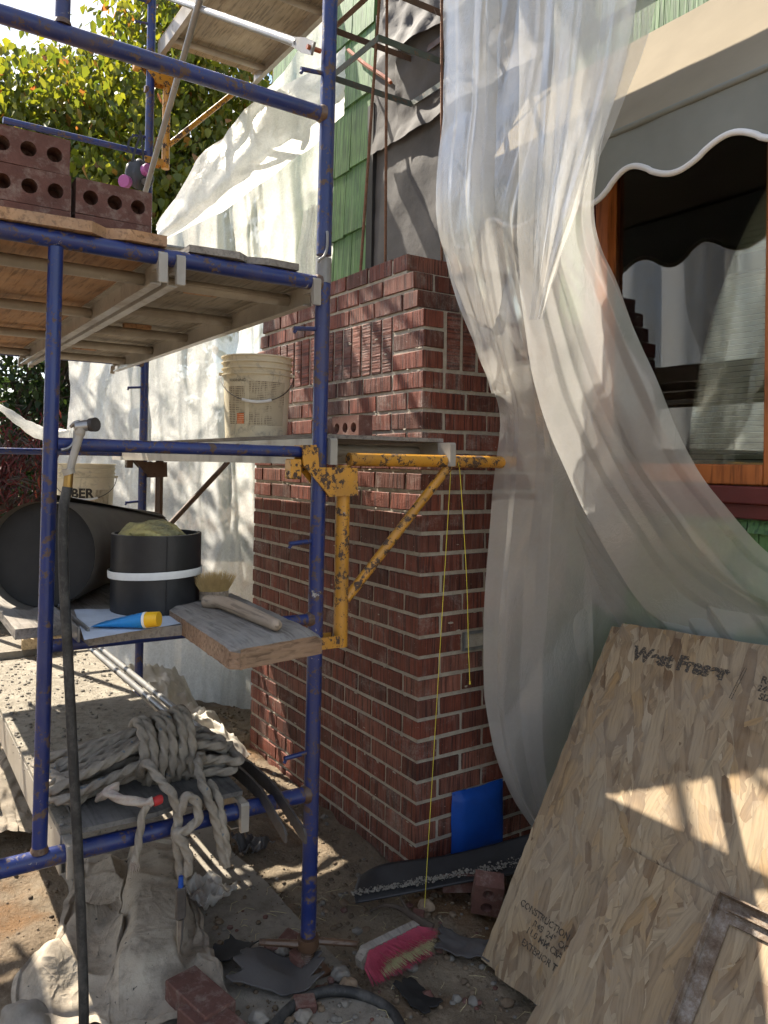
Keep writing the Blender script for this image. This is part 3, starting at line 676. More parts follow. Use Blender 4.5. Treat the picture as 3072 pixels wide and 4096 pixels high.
def tar_sheet(u0, u1, v0, v1, lift, seed, amp=0.012, curl=0.0, sk=0.0):
    n = 44; Gs = np.zeros((n, n, 3))
    for i in range(n):
        for j in range(n):
            s = j / (n - 1); q = i / (n - 1); x = u0 + (u1 - u0) * s; z = v0 + (v1 - v0) * q + sk * s + 0.008 * nz(s * 6, seed, i * .02)
            b = amp * (0.5 + fbm(x * 3.1 + seed, z * 3.1, seed, 3)) + 0.35 * amp * fbm(x * 9, z * 9, seed + 4, 2)
            e = max(0, 1 - q * 7) * curl
            Gs[i, j] = (x + 0.004 * nz(z * 9, seed), DEP - lift - max(0, b) - e, z)
    return MB().grid(Gs).build('tar_paper', M['tar'], house, 180)
s1 = on_y(815, 338, DEP)[2]; s2 = on_y(874, 215, DEP)[2]
tar_sheet(TL, TR, 1.3, s1 + 0.03, 0.004, 1.0, 0.012)
xm = on_y(872, 260, DEP)[0]
tar_sheet(TL, xm, s1, s1 + 0.75, 0.016, 2.0, 0.010, 0.012)
tar_sheet(xm - 0.02, TR, s1 - 0.01, s1 + 0.52, 0.022, 3.0, 0.03, 0.02)
tar_sheet(TL + 0.13, TR, s1 + 0.40, 4.3, 0.034, 4.0, 0.055, 0.03)
MB().box((TL - 0.045, DEP - 0.03, 1.9), (TL + 0.012, DEP + 0.004, 3.3)).build('batten', M['tar_black'], house)
st = MB(); rs2 = random.Random(5)
for k in range(26):
    x = rs2.uniform(TL + 0.05, TR - 0.3); z = rs2.uniform(2.2, 3.2); st.box((x, DEP - 0.075, z), (x + 0.012, DEP - 0.0735, z + 0.0025))
# window
win = MB()
fw = 0.062
win.box((WX0, DEP - 0.03, WZ0), (WX0 + fw, DEP + 0.07, WZ1), bev=0.004); win.box((WX1 - fw, DEP - 0.03, WZ0), (WX1, DEP + 0.07, WZ1), bev=0.004)
win.box((WX0 + fw + 0.0005, DEP - 0.03, WZ0), (WX1 - fw - 0.0005, DEP + 0.07, WZ0 + fw), bev=0.004); win.box((WX0 + fw + 0.0005, DEP - 0.03, WZ1 - fw), (WX1 - fw - 0.0005, DEP + 0.07, WZ1), bev=0.004)
window = win.build('window', M['orange_wood'], house, 40)
MB().box((WX0 - 0.052, DEP - 0.026, WZ0), (WX0 - 0.002, DEP + 0.03, WZ1), bev=0.003).build('casing', M['maroon'], house)
MB().box((WX1 + 0.002, DEP - 0.026, WZ0), (WX1 + 0.05, DEP + 0.03, WZ1), bev=0.003).build('casing', M['maroon'], house)
s = MB(); s.box((WX0 - 0.09, DEP - 0.055, WZ0 - 0.055), (WX1 + 0.1, DEP + 0.02, WZ0 - 0.003), bev=0.004); s.box((WX0 - 0.06, DEP - 0.03, WZ0 - 0.10), (WX1 + 0.07, DEP + 0.02, WZ0 - 0.0555), bev=0.003)
s.build('sill', M['maroon'], house)
gl = MB(); gl.box((WX0 + fw - 0.004, DEP + 0.012, WZ0 + fw - 0.004), (WX1 - fw + 0.004, DEP + 0.016, WZ1 - fw + 0.004)); gl.build('pane', M['glass'], window, 0)
sl = MB(); sl.add([(WX0 + fw - 0.01, 0.0, 0.0), (WX1 - fw + 0.01, 0.0, 0.0), (WX1 - fw + 0.01, -0.010, 0.0125), (WX0 + fw - 0.01, -0.010, 0.0125), (WX0 + fw - 0.01, -0.009, 0.014), (WX1 - fw + 0.01, -0.009, 0.014)], [(0, 1, 2, 3), (3, 2, 5, 4)])
slat = sl.build('slat', M['blind'], window, 0, local=True); slat.location = (-house.location.x, DEP + 0.085 - house.location.y, WZ0 + fw - house.location.z); zz = WZ0 + fw + 0.0175
while zz < WZ1 - fw - 0.01:
    c2_ = slat.copy(); link(c2_); c2_.location.z = zz - house.location.z; zz += 0.0175
MB().box((WX0 + fw, DEP + 0.030, 2.005), (WX1 - fw, DEP + 0.058, 2.06)).build('rail', M['brown_sash'], window)
w = MB(); w.box((WX0 - 0.1, DEP + 0.125, WZ0 - 0.1), (WX1 + 0.1, DEP + 0.14, WZ1 + 0.1)); w.build('unlit_room_sheet', M['room'], house)  # near-black sheet stands in for the shade of the unlit room

# ================================================================== AWNING
YV = 0.25; AX0, AX1 = -0.14, 1.45
aw = thing('awning', 'beige canvas awning with scalloped valance greyed for shade over the window', 'awning', (0.6, 0.4, 2.4))
zv = on_y(1500, 219, YV)[2]; zw = on_y(1404, 79, DEP)[2]
n, m = 60, 16; Ga = np.zeros((m, n, 3))
for i in range(m):
    for j in range(n):
        s = j / (n - 1); q = i / (m - 1); x = AX0 + (AX1 - AX0) * s
        Ga[i, j] = (x, YV + (DEP - 0.02 - YV) * q, zv + (zw - zv) * q - 0.035 * math.sin(math.pi * q) + 0.006 * fbm(x * 3, q * 2, 1, 3))
MB().grid(Ga).build('canopy', M['awning'], aw, 180)
pitch = 0.30; x_cr = on_y(1375, 352, YV)[0]   # one crest of the scallop
def hem(x):
    a = math.cos(2 * math.pi * (x - x_cr) / pitch)
    return zv - 0.185 + 0.030 * (1 + a) * (1.0 if a > 0 else 0.9)
n, m = 160, 14; Gv = np.zeros((m, n, 3))
for i in range(m):
    for j in range(n):
        s = j / (n - 1); q = i / (m - 1); x = AX0 + (AX1 - AX0) * s; z = zv - 0.004 + (hem(x) - zv) * q
        Gv[i, j] = (x, YV - 0.004 - 0.016 * q * math.sin(x * 10.5) - 0.02 * q + 0.004 * nz(x * 8, z * 8), z)
MB().grid(Gv).build('valance', M['valance'], aw, 180)
MB().tube([Gv[-1, j] for j in range(n)], 0.0085, 8).build('piping', M['trim'], aw, 60)
MB().tube([(AX0, YV - 0.004, zv + 0.004), (AX1, YV - 0.004, zv + 0.004)], 0.010, 10).build('hem_rod', M['valance'], aw, 60)
MB().tube([(AX0 + 0.01, YV, zv - 0.01), (AX0 + 0.01, DEP - 0.02, zv - 0.01)], 0.009, 8).build('arm', M['galv'], aw)

# ================================================================== SCAFFOLD
XN, YN = 0.25, -0.55               # main near post
XF, YF = XN - 2.134, -0.412        # main far post
RB = 0.0213
def make_frame(name, label):
    t = thing(name, label, 'scaffold frame', (XN, YN, 0), 'end frames of the scaffold bay')
    ob = lambda mb, nm: mb.build(nm, M['blue'], t, 40, local=True)
    yl, yo = -0.703, -1.47
    ob(MB().tube([(0, 0, 0.075), (0, 0, 1.90)], RB, 18), 'post'); ob(MB().tube([(0, yo, 0.075), (0, yo, 1.90)], RB, 18), 'post')
    ob(MB().tube([(0, -RB * 0.8, 0.47), (0, yo + RB * 0.8, 0.47)], 0.021, 16), 'crossbar'); ob(MB().tube([(0, -RB * 0.8, 1.893), (0, yo + RB * 0.8, 1.893)], 0.021, 16), 'crossbar')
    ob(MB().tube([(0, yl, 0.489), (0, yl, 1.874)], 0.0168, 16), 'inner_leg')
    for z in (0.955, 1.42): ob(MB().tube([(0, -RB * 0.8, z), (0, yl + 0.014, z)], 0.0155, 14), 'rung')
    for z in (0.585, 1.172, 1.765): ob(MB().tube([(0, -0.018, z), (-0.004, -0.085, z - 0.006)], 0.0065, 8).tube([(-0.004, -0.078, z - 0.006), (-0.004, -0.085, z - 0.018)], 0.005, 6), 'lock_pin')
    for (y, z, r) in ((0, 0.47, 0.0235), (0, 1.893, 0.0235), (0, 0.955, 0.0185), (0, 1.42, 0.0185)): MB().tube([(0, -0.012, z), (0, -0.0225, z), (0, -0.029, z)], [r + 0.003, r + 0.0015, r - 0.002], 14).build('weld', M['rust'], t, 60, local=True)
    MB().tube([(0, yl, 0.487), (0, yl, 0.494), (0, yl, 0.500)], [0.021, 0.0195, 0.017], 14).build('weld', M['rust'], t, 60, local=True)
    wd = MB()
    for (y, z, r) in ((0, 0.47, 0.03), (0, 1.893, 0.03), (yl, 0.489, 0.024), (0, 0.955, 0.026), (0, 1.42, 0.026)):
        for k in range(10):
            a = k * 0.628; wd.add(*[(lambda vf: ([(p[0] + 0.9 * RB * 0.5, p[1] + y - 0.018, p[2] + z) for p in vf[0]], vf[1]))(lump(0.006, k + y * 9, 0))][0]) if False else None
    MB().tube([(0, 0, 1.895), (0, 0, 1.965)], RB + 0.0012, 18).build('coupling', M['galv'], t, 40, local=True)
    hk = MB(); hk.tube(spline([(0.024, -0.004, 2.035), (0.030, -0.006, 2.02), (0.030, -0.007, 1.985), (0.030, -0.016, 1.962), (0.028, -0.028, 1.952), (0.024, -0.030, 1.944)], 5), 0.004, 8); hk.build('locking_hook', M['galv'], t, 60, local=True)
    return t
fr1 = make_frame('scaffold_section', 'near lower blue tube frame whose foot stands on a screw jack')
fr2 = copy_tree(fr1); fr2.location = (XN, YN, 1.90); fr2["label"] = 'near upper blue frame crossing the top of the picture'
fr3 = copy_tree(fr1); fr3.location = (XF, YF, 0.0); fr3["label"] = 'far lower blue frame standing against the white plastic'
fr4 = copy_tree(fr1); fr4.location = (XF, YF, 1.90); fr4["label"] = 'far upper blue frame standing before the leafy tree'
for ch in list(fr4.children):
    if ch.name.startswith('inner_leg') or (ch.name.startswith('rung') and abs(sum(v.co.z for v in ch.data.vertices) / len(ch.data.vertices) - 1.42) < 0.1): bpy.data.objects.remove(ch)
    elif ch.name.startswith('rung'): ch.location.z += 0.13
fr1.rotation_euler = (rad(-0.35), 0, 0); fr2.rotation_euler = (rad(-0.5), 0, 0); fr2.location = (XN, YN + 0.0116, 1.90)
# screw jacks
def jack(x, y, label):
    t = thing('screw_jack', label, 'screw jack', (x, y, -0.02), 'scaffold base jacks')
    m = MB(); pr = []
    for k in range(41): pr.append((0.0165 + (0.0028 if k % 2 else 0), -0.005 + k * 0.003))
    m.lathe(pr, (x, y, 0), 18); m.build('threaded_stem', M['rust'], t, 60)
    MB().lathe([(0.0, 0.072), (0.03, 0.072), (0.032, 0.05), (0.028, 0.04), (0.0, 0.04)], (x, y, 0), 14).build('nut', M['rust'], t, 40)
    a = MB(); a.tube([(x - 0.01, y + 0.02, 0.05), (x + 0.05, y + 0.13, 0.035)], [0.011, 0.009], 8); a.tube([(x - 0.005, y - 0.02, 0.055), (x - 0.06, y - 0.12, 0.065)], [0.011, 0.009], 8); a.build('handle', M['rust'], t)
    MB().box((x - 0.05, y - 0.05, -0.022), (x + 0.05, y + 0.05, -0.014)).build('base_plate', M['rust'], t)
jack(XN, YN, 'rusty screw jack under the blue post nearest the chimney')
jack(XF, YF, 'rusty screw jack under the far blue post by the white plastic')
# side brackets
def make_bracket(mat, label):
    t = thing('side_bracket', label, 'bracket', (XN, YN, 0), 'side brackets that carry the planks')
    pl = [(-0.058, 1.432), (-0.012, 1.434), (-0.006, 1.378), (0.118, 1.378), (0.122, 1.30), (0.03, 1.296), (-0.054, 1.385)]
    for x in (0.0225, -0.0285): MB().prism(pl, (x, 0, 0), (0, 1, 0), (0, 0, 1), (1, 0, 0), 0.006).build('gusset', mat, t, 20, local=True)
    MB().prism([(-0.056, 1.4325), (-0.014, 1.4345), (-0.014, 1.4405), (-0.056, 1.4385)], (-0.0285, 0, 0), (0, 1, 0), (0, 0, 1), (1, 0, 0), 0.057).build('gusset_top', mat, t, 20, local=True)
    MB().box((-0.020, -0.088, 1.345), (0.020, -0.055, 1.40), bev=0.003).build('stop_block', mat, t, 20, local=True)
    MB().tube([(0, 0.088, 0.868), (0, 0.088, 1.385)], 0.0205, 16).build('leg', mat, t, 40, local=True)
    MB().tube([(0, 0.106, 1.402), (0, 0.742, 1.402)], 0.0195, 16).build('arm', mat, t, 40, local=True)
    MB().tube([(0, 0.104, 1.0), (0, 0.47, 1.385)], 0.0145, 14).build('strut', mat, t, 40, local=True)
    cl_ = MB(); cl_.box((0.0225, -0.022, 0.872), (0.027, 0.07, 0.905)); cl_.box((-0.027, -0.022, 0.872), (-0.0225, 0.07, 0.905)); cl_.box((-0.027, -0.0275, 0.872), (0.027, -0.0225, 0.905)); cl_.build('foot_clamp', mat, t, 20, local=True)
    return t
br1 = make_bracket(M['yellow'], 'chipped yellow side bracket clamped to the near blue post')
br2 = make_bracket(M['rust'], 'rust brown side bracket on the far post below the plank'); br2.location = (XF, YF, 0.0)
br3 = copy_tree(br1); br3.location = (XF, YF, 2.06); br3["label"] = 'yellow side bracket high on the far post before the tree'
# planks
def deck(name, label, x0, x1, y0, y1, zt, h, mats, rungs, hooks=(1, 1), ribbed=True, thick=0.012, blocks=0):
    t = thing(name, label, 'scaffold plank', ((x0 + x1) / 2, (y0 + y1) / 2, zt - h))
    al, pm, pt = mats
    for (ya, yb, sg) in ((y0, y0 + 0.030, 1), (y1 - 0.030, y1, -1)):
        m = MB(); yc = ya if sg > 0 else yb
        m.box((x0, min(yc, yc + sg * 0.004), zt - h), (x1, max(yc, yc + sg * 0.004), zt - thick - 0.001)); m.box((x0, min(yc + sg * .0042, yc + sg * 0.026), zt - h), (x1, max(yc + sg * .0042, yc + sg * 0.026), zt - h + 0.004))
        m.box((x0, min(yc + sg * .0042, yc + sg * 0.022), zt - thick - 0.006), (x1, max(yc + sg * .0042, yc + sg * 0.022), zt - thick - 0.0012)); m.build('side_rail', al, t, 0)
    MB().box((x0 + 0.004, y0 + 0.001, zt - thick), (x1 - 0.004, y1 - 0.001, zt)).build('deck_board', [pm], t, 0)
    nr = rungs
    for k in range(nr):
        x = x0 + 0.14 + (x1 - x0 - 0.28) * k / (nr - 1)
        m = MB(); r = 0.0165
        m.tube([(x, y0 + 0.0045, zt - thick - 0.03), (x, y1 - 0.0045, zt - thick - 0.03)], r, 40 if ribbed else 14, lobes=18 if ribbed else 0, la=0.05 if ribbed else 0)
        m.build('rung', al, t, 60)
    rb = random.Random(blocks)
    for k in range(blocks):
        x = x0 + 0.3 + (x1 - x0 - 0.6) * k / max(1, blocks - 1); y = (y0 + y1) / 2 + rb.uniform(-0.05, 0.05)
        MB().box((x, y - 0.05, zt - thick - 0.016), (x + 0.03, y + 0.05, zt - thick - 0.0015)).build('wood_block', M['ply_orange'], t, 0)
    zb = zt - h
    for xe, sg, on in ((x1, 1, hooks[0]), (x0, -1, hooks[1])):
        if not on: continue
        for y in (y0 + 0.004, y1 - 0.026):
            pf = [(0, zt - thick - 0.002), (0.060 * sg, zt - thick - 0.002), (0.064 * sg, zt - 0.02), (0.064 * sg, zt - 0.088), (0.052 * sg, zt - 0.088), (0.044 * sg, zt - 0.052), (0.0, zt - 0.052)]
            MB().prism(pf, (xe, y, 0), (1, 0, 0), (0, 0, 1), (0, 1, 0), 0.022).build('hook', M['alu'], t, 20)
    return t
zb2 = 1.893 + 0.021
deck('scaffold_plank', 'plywood plank with warm underside, leftmost under the stacked bricks', XF + 0.035, XN - 0.035, -1.475, -0.985, zb2 + 0.002, 0.082, (M['alu'], M['ply_orange'], 0), 4, ribbed=False)
deck('scaffold_plank', 'dusty plank with ribbed rungs beneath, ending beside the near blue post', XF + 0.035, XN - 0.035, -0.970, -0.556, zb2 + 0.001, 0.082, (M['alu'], M['ply_dusty'], 0), 5, blocks=3)
deck('scaffold_plank', 'aluminium plank with the cream bucket on it along the chimney', XF - 0.17, XN - 0.035, -0.525, -0.070, 1.474, 0.088, (M['alu'], M['plank'], 0), 5, hooks=(1, 0))
deck('scaffold_plank', 'topmost plank seen from below at the top of the picture', XF + 0.03, XN + 0.1, -0.385, 0.16, 3.575, 0.085, (M['alu'], M['ply_top'], 0), 4, hooks=(0, 0), ribbed=False)
deck('scaffold_plank', 'outer plank beyond the left edge beside the warm plywood plank', XF + 0.035, XN - 0.035, -2.00, -1.70, zb2 + 0.001, 0.082, (M['alu'], M['ply_orange'], 0), 4, ribbed=False)
lowdeck = deck('scaffold_plank', 'low plank caked in mortar dust under the coiled rope', XF + 0.035, XN - 0.03, -1.20, -0.745, 0.515, 0.105, (M['alu'], M['deck_dust'], 0), 5, hooks=(1, 0))
# crumbs and broken boards on the brick plank
def slab(name, label, cat, poly, z0, z1, mat, seed=0, group=None):
    m = MB(); m.prism(poly, (0, 0, z0), (1, 0, 0), (0, 1, 0), (0, 0, 1), z1 - z0); o = m.build(name, mat, None, 0); c_ = np.mean(np.array(poly), axis=0); 
    for v_ in o.data.vertices: v_.co.x -= c_[0]; v_.co.y -= c_[1]; v_.co.z -= z0
    o.location = (c_[0], c_[1], z0); return tag(o, label, cat, group)
zt = zb2 + 0.0035
slab('broken_board', 'splintered board lying along the edge under the stacked bricks', 'board', [(0.27, -1.43), (0.285, -1.17), (0.25, -1.13), (0.275, -1.08), (0.272, -0.99), (0.135, -0.985), (0.125, -1.43)], zt, zt + 0.026, M['ply_orange'])
slab('broken_board', 'grey cracked plywood scrap at the plank end near the hook', 'board', [(0.262, -0.93), (0.275, -0.80), (0.245, -0.765), (0.265, -0.71), (0.26, -0.62), (0.10, -0.615), (0.08, -0.93)], zt, zt + 0.018, M['plank'])
slab('metal_strip', 'thin pale metal strip between bricks and cracked plywood', 'strip', [(0.17, -1.10), (0.20, -0.62), (0.17, -0.61), (0.14, -1.10)], zt + 0.0275, zt + 0.032, M['galv'])
# cross braces of the upper lift
def brace(label, a, b, r=0.0135):
    a = np.array(a, float); b = np.array(b, float); d = (b - a) / np.linalg.norm(b - a)
    t = thing('cross_brace', label, 'cross brace', a, 'tube cross braces')
    MB().tube([a + d * 0.11, b - d * 0.11], r, 12).build('tube', M['galv'], t, 60)
    for p, s in ((a, 1), (b, -1)):
        m = MB(); side = np.cross(d, (0, 1, 0)); side /= np.linalg.norm(side); nn = np.cross(d, side); q = [p - d * s * 0.02, p + d * s * 0.055, p + d * s * 0.12]
        v = []
        for c_, hw_, th in ((q[0], 0.017, 0.0035), (q[1], 0.020, 0.0035), (q[2], r * 0.95, r * 0.9)):
            for e in ((-1, -1), (1, -1), (1, 1), (-1, 1)): v.append(c_ + side * hw_ * e[0] + nn * th * e[1])
        f = [(3, 2, 1, 0), (8, 9, 10, 11)] + [(i * 4 + k, i * 4 + (k + 1) % 4, (i + 1) * 4 + (k + 1) % 4, (i + 1) * 4 + k) for i in range(2) for k in range(4)]
        m.add(v, f).build('flat_end', M['galv'], t, 30)
        MB().tube([p - nn * 0.03, p + nn * 0.012], 0.007, 8).build('pin', M['orange_rust'], t, 60)
    return t
YB = YN - 0.045
brace('grey brace tube sloping down to the pin on the near post', (XN + 0.0, YN - 0.04, 2.545), (XF, YF - 0.04, 3.84))
brace('steep mottled brace tube crossing behind the top blue bar', (XN + 0.0, YN - 0.062, 3.78), (XF, YF - 0.055, 2.62))
# ================================================================== PLASTIC SHEETS
def drape(rows, nu, nv, pleats, crinkle, seed, edge=0.0, up=False):
    """rows of surveyed (u, v, depth) guides -> a cloth grid with pleats running down it"""
    Gd = loft([[atd(*p) for p in r] for r in rows], nu, nv); N = normals(Gd)
    for i in range(nv):
        for j in range(nu):
            s = j / (nu - 1); q = i / (nv - 1); d = 0.0
            ss = s + 0.035 * nz(s * 3, q * 2.2, seed) + 0.012 * nz(s * 8, q * 6, seed + 3)
            for (k, a, ph) in pleats:
                fr_ = (k * ss + ph / 6.28 + 0.22 * nz(q * 1.6, k, seed)) % 1.0; w = (fr_ / 0.78 if fr_ < 0.78 else (1 - fr_) / 0.22) * 2 - 1
                d += a * w * (0.55 + 0.45 * nz(s * 4, q * 3, seed + k))
            x, y, z = Gd[i, j]
            d += 2.0 * crinkle * (1 - abs(2 * fbm(x * 4 + seed, y * 4, z * 1.7, 2))) + 0.5 * crinkle * fbm(x * 13, y * 13, z * 6 + seed, 2)
            Gd[i, j] = Gd[i, j] + N[i, j] * d
            if edge and (j in (0, nu - 1)): Gd[i, j] += RT * edge * nz(q * 14, seed, j)
    return MB().grid(Gd)
cu = thing('plastic_curtain', 'clear plastic sheeting hung over the window and swept aside', 'plastic sheet', atd(1170, 1780, 2.55))
A = [[(968, -170, 2.62), (1040, -170, 2.46), (1125, -170, 2.33), (1215, -170, 2.24), (1310, -170, 2.15), (1425, -170, 2.06)],
     [(969, 40, 2.62), (1040, 40, 2.46), (1128, 40, 2.32), (1215, 40, 2.23), (1310, 40, 2.15), (1408, 40, 2.08)],
     [(964, 250, 2.60), (1030, 250, 2.45), (1105, 250, 2.32), (1180, 250, 2.23), (1255, 250, 2.15), (1328, 250, 2.10)],
     [(947, 450, 2.57), (1010, 450, 2.45), (1075, 450, 2.34), (1135, 450, 2.25), (1195, 450, 2.18), (1262, 420, 2.14)],
     [(972, 590, 2.54), (1030, 590, 2.45), (1090, 590, 2.37), (1145, 590, 2.29), (1200, 580, 2.23), (1275, 560, 2.2)],
     [(1030, 760, 2.47), (1080, 755, 2.40), (1130, 750, 2.32), (1180, 740, 2.26), (1235, 730, 2.30), (1300, 720, 2.28)],
     [(1086, 900, 2.53), (1120, 905, 2.47), (1165, 905, 2.42), (1215, 905, 2.38), (1270, 900, 2.34), (1330, 890, 2.32)],
     [(1064, 1090, 2.57), (1110, 1100, 2.53), (1165, 1100, 2.50), (1225, 1100, 2.53), (1290, 1100, 2.56), (1370, 1090, 2.54)],
     [(1046, 1330, 2.60), (1090, 1340, 2.57), (1145, 1340, 2.60), (1215, 1340, 2.64), (1290, 1340, 2.68), (1375, 1340, 2.69)],
     [(1052, 1540, 2.62), (1090, 1550, 2.60), (1140, 1560, 2.62), (1200, 1560, 2.66), (1265, 1560, 2.70), (1335, 1560, 2.72)],
     [(1094, 1690, 2.64), (1125, 1700, 2.63), (1160, 1710, 2.65), (1205, 1710, 2.68), (1250, 1710, 2.71), (1300, 1710, 2.74)],
     [(1168, 1815, 2.68), (1185, 1830, 2.68), (1205, 1840, 2.68), (1230, 1840, 2.68), (1255, 1840, 2.69), (1290, 1840, 2.70)]]
drape(A, 130, 210, [(1.7, 0.016, 0.4), (3.4, 0.008, 1.7)], 0.005, 1.0, 0.004).build('sheet', M['film'], cu, 180)
Bq = [[(1128, -190, 2.10), (1215, -190, 2.04), (1300, -190, 2.00), (1400, -190, 1.96)],
      [(1122, 90, 2.08), (1200, 90, 2.03), (1275, 90, 1.99), (1362, 90, 1.97)],
      [(1122, 330, 2.08), (1185, 330, 2.03), (1245, 330, 2.00), (1300, 320, 1.99)],
      [(1118, 540, 2.10), (1170, 530, 2.05), (1225, 510, 2.03), (1288, 480, 2.03)],
      [(1132, 690, 2.14), (1195, 670, 2.09), (1262, 645, 2.07), (1338, 610, 2.07)],
      [(1165, 860, 2.20), (1245, 845, 2.14), (1325, 825, 2.12), (1412, 795, 2.12)],
      [(1230, 1030, 2.27), (1315, 1010, 2.20), (1400, 995, 2.16), (1492, 985, 2.15)],
      [(1310, 1185, 2.36), (1395, 1150, 2.27), (1480, 1115, 2.20), (1565, 1092, 2.16)],
      [(1400, 1315, 2.53), (1480, 1270, 2.38), (1565, 1225, 2.24), (1660, 1200, 2.17)],
      [(1530, 1385, 2.41), (1600, 1345, 2.30), (1680, 1300, 2.18), (1780, 1265, 2.10)],
      [(1680, 1430, 2.245), (1740, 1385, 2.17), (1820, 1345, 2.07), (1930, 1310, 1.98)]]
drape(Bq, 100, 190, [(1.6, 0.020, 1.1), (3.3, 0.009, 0.3)], 0.004, 5.0, 0.004).build('sheet', M['film'], cu, 180)
Dq = [[(1205, -190, 1.98), (1270, -190, 1.95), (1335, -190, 1.93), (1405, -190, 1.92)],
      [(1195, 120, 1.99), (1245, 120, 1.96), (1300, 120, 1.94), (1352, 120, 1.93)],
      [(1172, 360, 2.00), (1205, 360, 1.97), (1245, 360, 1.96), (1282, 350, 1.95)],
      [(1152, 560, 2.02), (1172, 560, 1.99), (1195, 555, 1.98), (1218, 545, 1.98)],
      [(1144, 690, 2.05), (1152, 690, 2.03), (1162, 690, 2.02), (1172, 688, 2.02)]]
drape(Dq, 60, 120, [(1.3, 0.010, 0.3), (2.7, 0.004, 0.8)], 0.004, 14.0, 0.004).build('sheet', M['film'], cu, 180)
Eq = [[(962, -190, 2.50), (1000, -190, 2.44), (1040, -190, 2.40), (1078, -190, 2.38)],
      [(962, 150, 2.50), (1000, 150, 2.44), (1040, 150, 2.40), (1076, 150, 2.38)],
      [(946, 440, 2.48), (985, 440, 2.43), (1028, 440, 2.38), (1068, 440, 2.36)],
      [(985, 610, 2.48), (1015, 610, 2.43), (1050, 610, 2.40), (1090, 600, 2.38)],
      [(1062, 850, 2.50), (1078, 850, 2.48), (1100, 850, 2.46), (1125, 840, 2.44)]]
drape(Eq, 60, 140, [(1.5, 0.010, 0.3), (3.7, 0.004, 0.8)], 0.005, 17.0, 0.006).build('sheet', M['film'], cu, 180)
Cq = [[(1085, 800, 2.46), (1130, 790, 2.40), (1170, 780, 2.36), (1215, 770, 2.33)],
      [(1118, 960, 2.54), (1180, 940, 2.47), (1240, 920, 2.41), (1300, 900, 2.36)],
      [(1185, 1130, 2.61), (1265, 1110, 2.53), (1345, 1080, 2.45), (1420, 1050, 2.36)],
      [(1268, 1270, 2.68), (1365, 1260, 2.57), (1455, 1235, 2.46), (1540, 1200, 2.34)],
      [(1345, 1365, 2.71), (1450, 1385, 2.495), (1560, 1390, 2.35), (1690, 1370, 2.205)],
      [(1380, 1450, 2.68), (1500, 1490, 2.43), (1620, 1500, 2.28), (1780, 1490, 2.11)]]
drape(Cq, 110, 120, [(2.6, 0.011, 0.5), (5.2, 0.005, 1.0)], 0.002, 9.0, 0.004).build('sheet', M['film'], cu, 180)
C2 = [[(1062, 1080, 2.60), (1120, 1080, 2.60), (1185, 1080, 2.61), (1250, 1090, 2.62)],
      [(1046, 1300, 2.63), (1110, 1300, 2.64), (1190, 1300, 2.66), (1275, 1310, 2.68)],
      [(1050, 1530, 2.65), (1110, 1530, 2.66), (1190, 1530, 2.69), (1280, 1530, 2.72)],
      [(1100, 1690, 2.68), (1145, 1690, 2.69), (1205, 1690, 2.71), (1270, 1690, 2.74)],
      [(1172, 1825, 2.72), (1195, 1825, 2.72), (1225, 1825, 2.73), (1260, 1825, 2.74)]]
drape(C2, 100, 120, [(2.2, 0.016, 0.2), (4.6, 0.008, 1.3)], 0.006, 19.0, 0.004).build('sheet', M['film'], cu, 180)
lw = thing('plastic_curtain', 'white backlit plastic sheeting hung left of the chimney', 'plastic sheet', atd(400, 1500, 4.4))
A = [[(150, 690, 4.85), (235, 640, 4.72), (322, 545, 4.60), (400, 405, 4.52), (480, 305, 4.46), (545, 225, 4.42), (640, 110, 4.44), (745, -60, 4.46)],
     [(150, 790, 4.85), (235, 790, 4.72), (322, 760, 4.60), (410, 700, 4.52), (490, 620, 4.46), (560, 540, 4.42), (650, 470, 4.44), (745, 420, 4.46)],
     [(152, 920, 4.82), (235, 940, 4.70), (325, 940, 4.58), (415, 920, 4.52), (500, 900, 4.46), (575, 870, 4.42), (660, 850, 4.44), (745, 840, 4.46)],
     [(118, 1020, 4.78), (215, 1050, 4.68), (320, 1070, 4.57), (420, 1080, 4.52), (505, 1080, 4.46), (580, 1080, 4.42), (660, 1080, 4.44), (745, 1080, 4.46)],
     [(100, 1130, 4.75), (205, 1200, 4.66), (312, 1240, 4.56), (415, 1250, 4.52), (500, 1250, 4.46), (580, 1250, 4.42), (660, 1250, 4.44), (745, 1250, 4.46)],
     [(90, 1290, 4.72), (200, 1420, 4.62), (305, 1500, 4.52), (410, 1545, 4.46), (495, 1555, 4.40), (570, 1560, 4.36), (650, 1560, 4.36), (745, 1560, 4.4)]]
drape(A, 170, 200, [(3.1, 0.040, 0.9), (6.7, 0.022, 1.4), (15, 0.008, 0.1)], 0.012, 21.0, 0.012).build('sheet', M['white_film'], lw, 180)
F = [[(343, 488, 4.24), (385, 408, 4.20), (440, 335, 4.16), (500, 268, 4.12), (536, 224, 4.10), (600, 190, 4.14), (680, 150, 4.2), (745, 95, 4.25)],
     [(343, 500, 4.16), (400, 425, 4.10), (455, 365, 4.06), (515, 305, 4.02), (560, 268, 4.00), (625, 235, 4.04), (690, 195, 4.1), (745, 150, 4.15)],
     [(344, 512, 4.12), (415, 455, 4.05), (475, 405, 4.00), (535, 355, 3.96), (590, 315, 3.94), (650, 275, 3.98), (700, 240, 4.04), (745, 205, 4.1)],
     [(346, 522, 4.20), (425, 488, 4.14), (490, 450, 4.10), (550, 410, 4.06), (605, 370, 4.04), (660, 325, 4.08), (705, 285, 4.12), (745, 250, 4.16)]]
drape(F, 140, 60, [(1.2, 0.014, 0.3), (3, 0.006, 0.5)], 0.009, 31.0, 0.006).build('flap', M['white_film'], lw, 180)
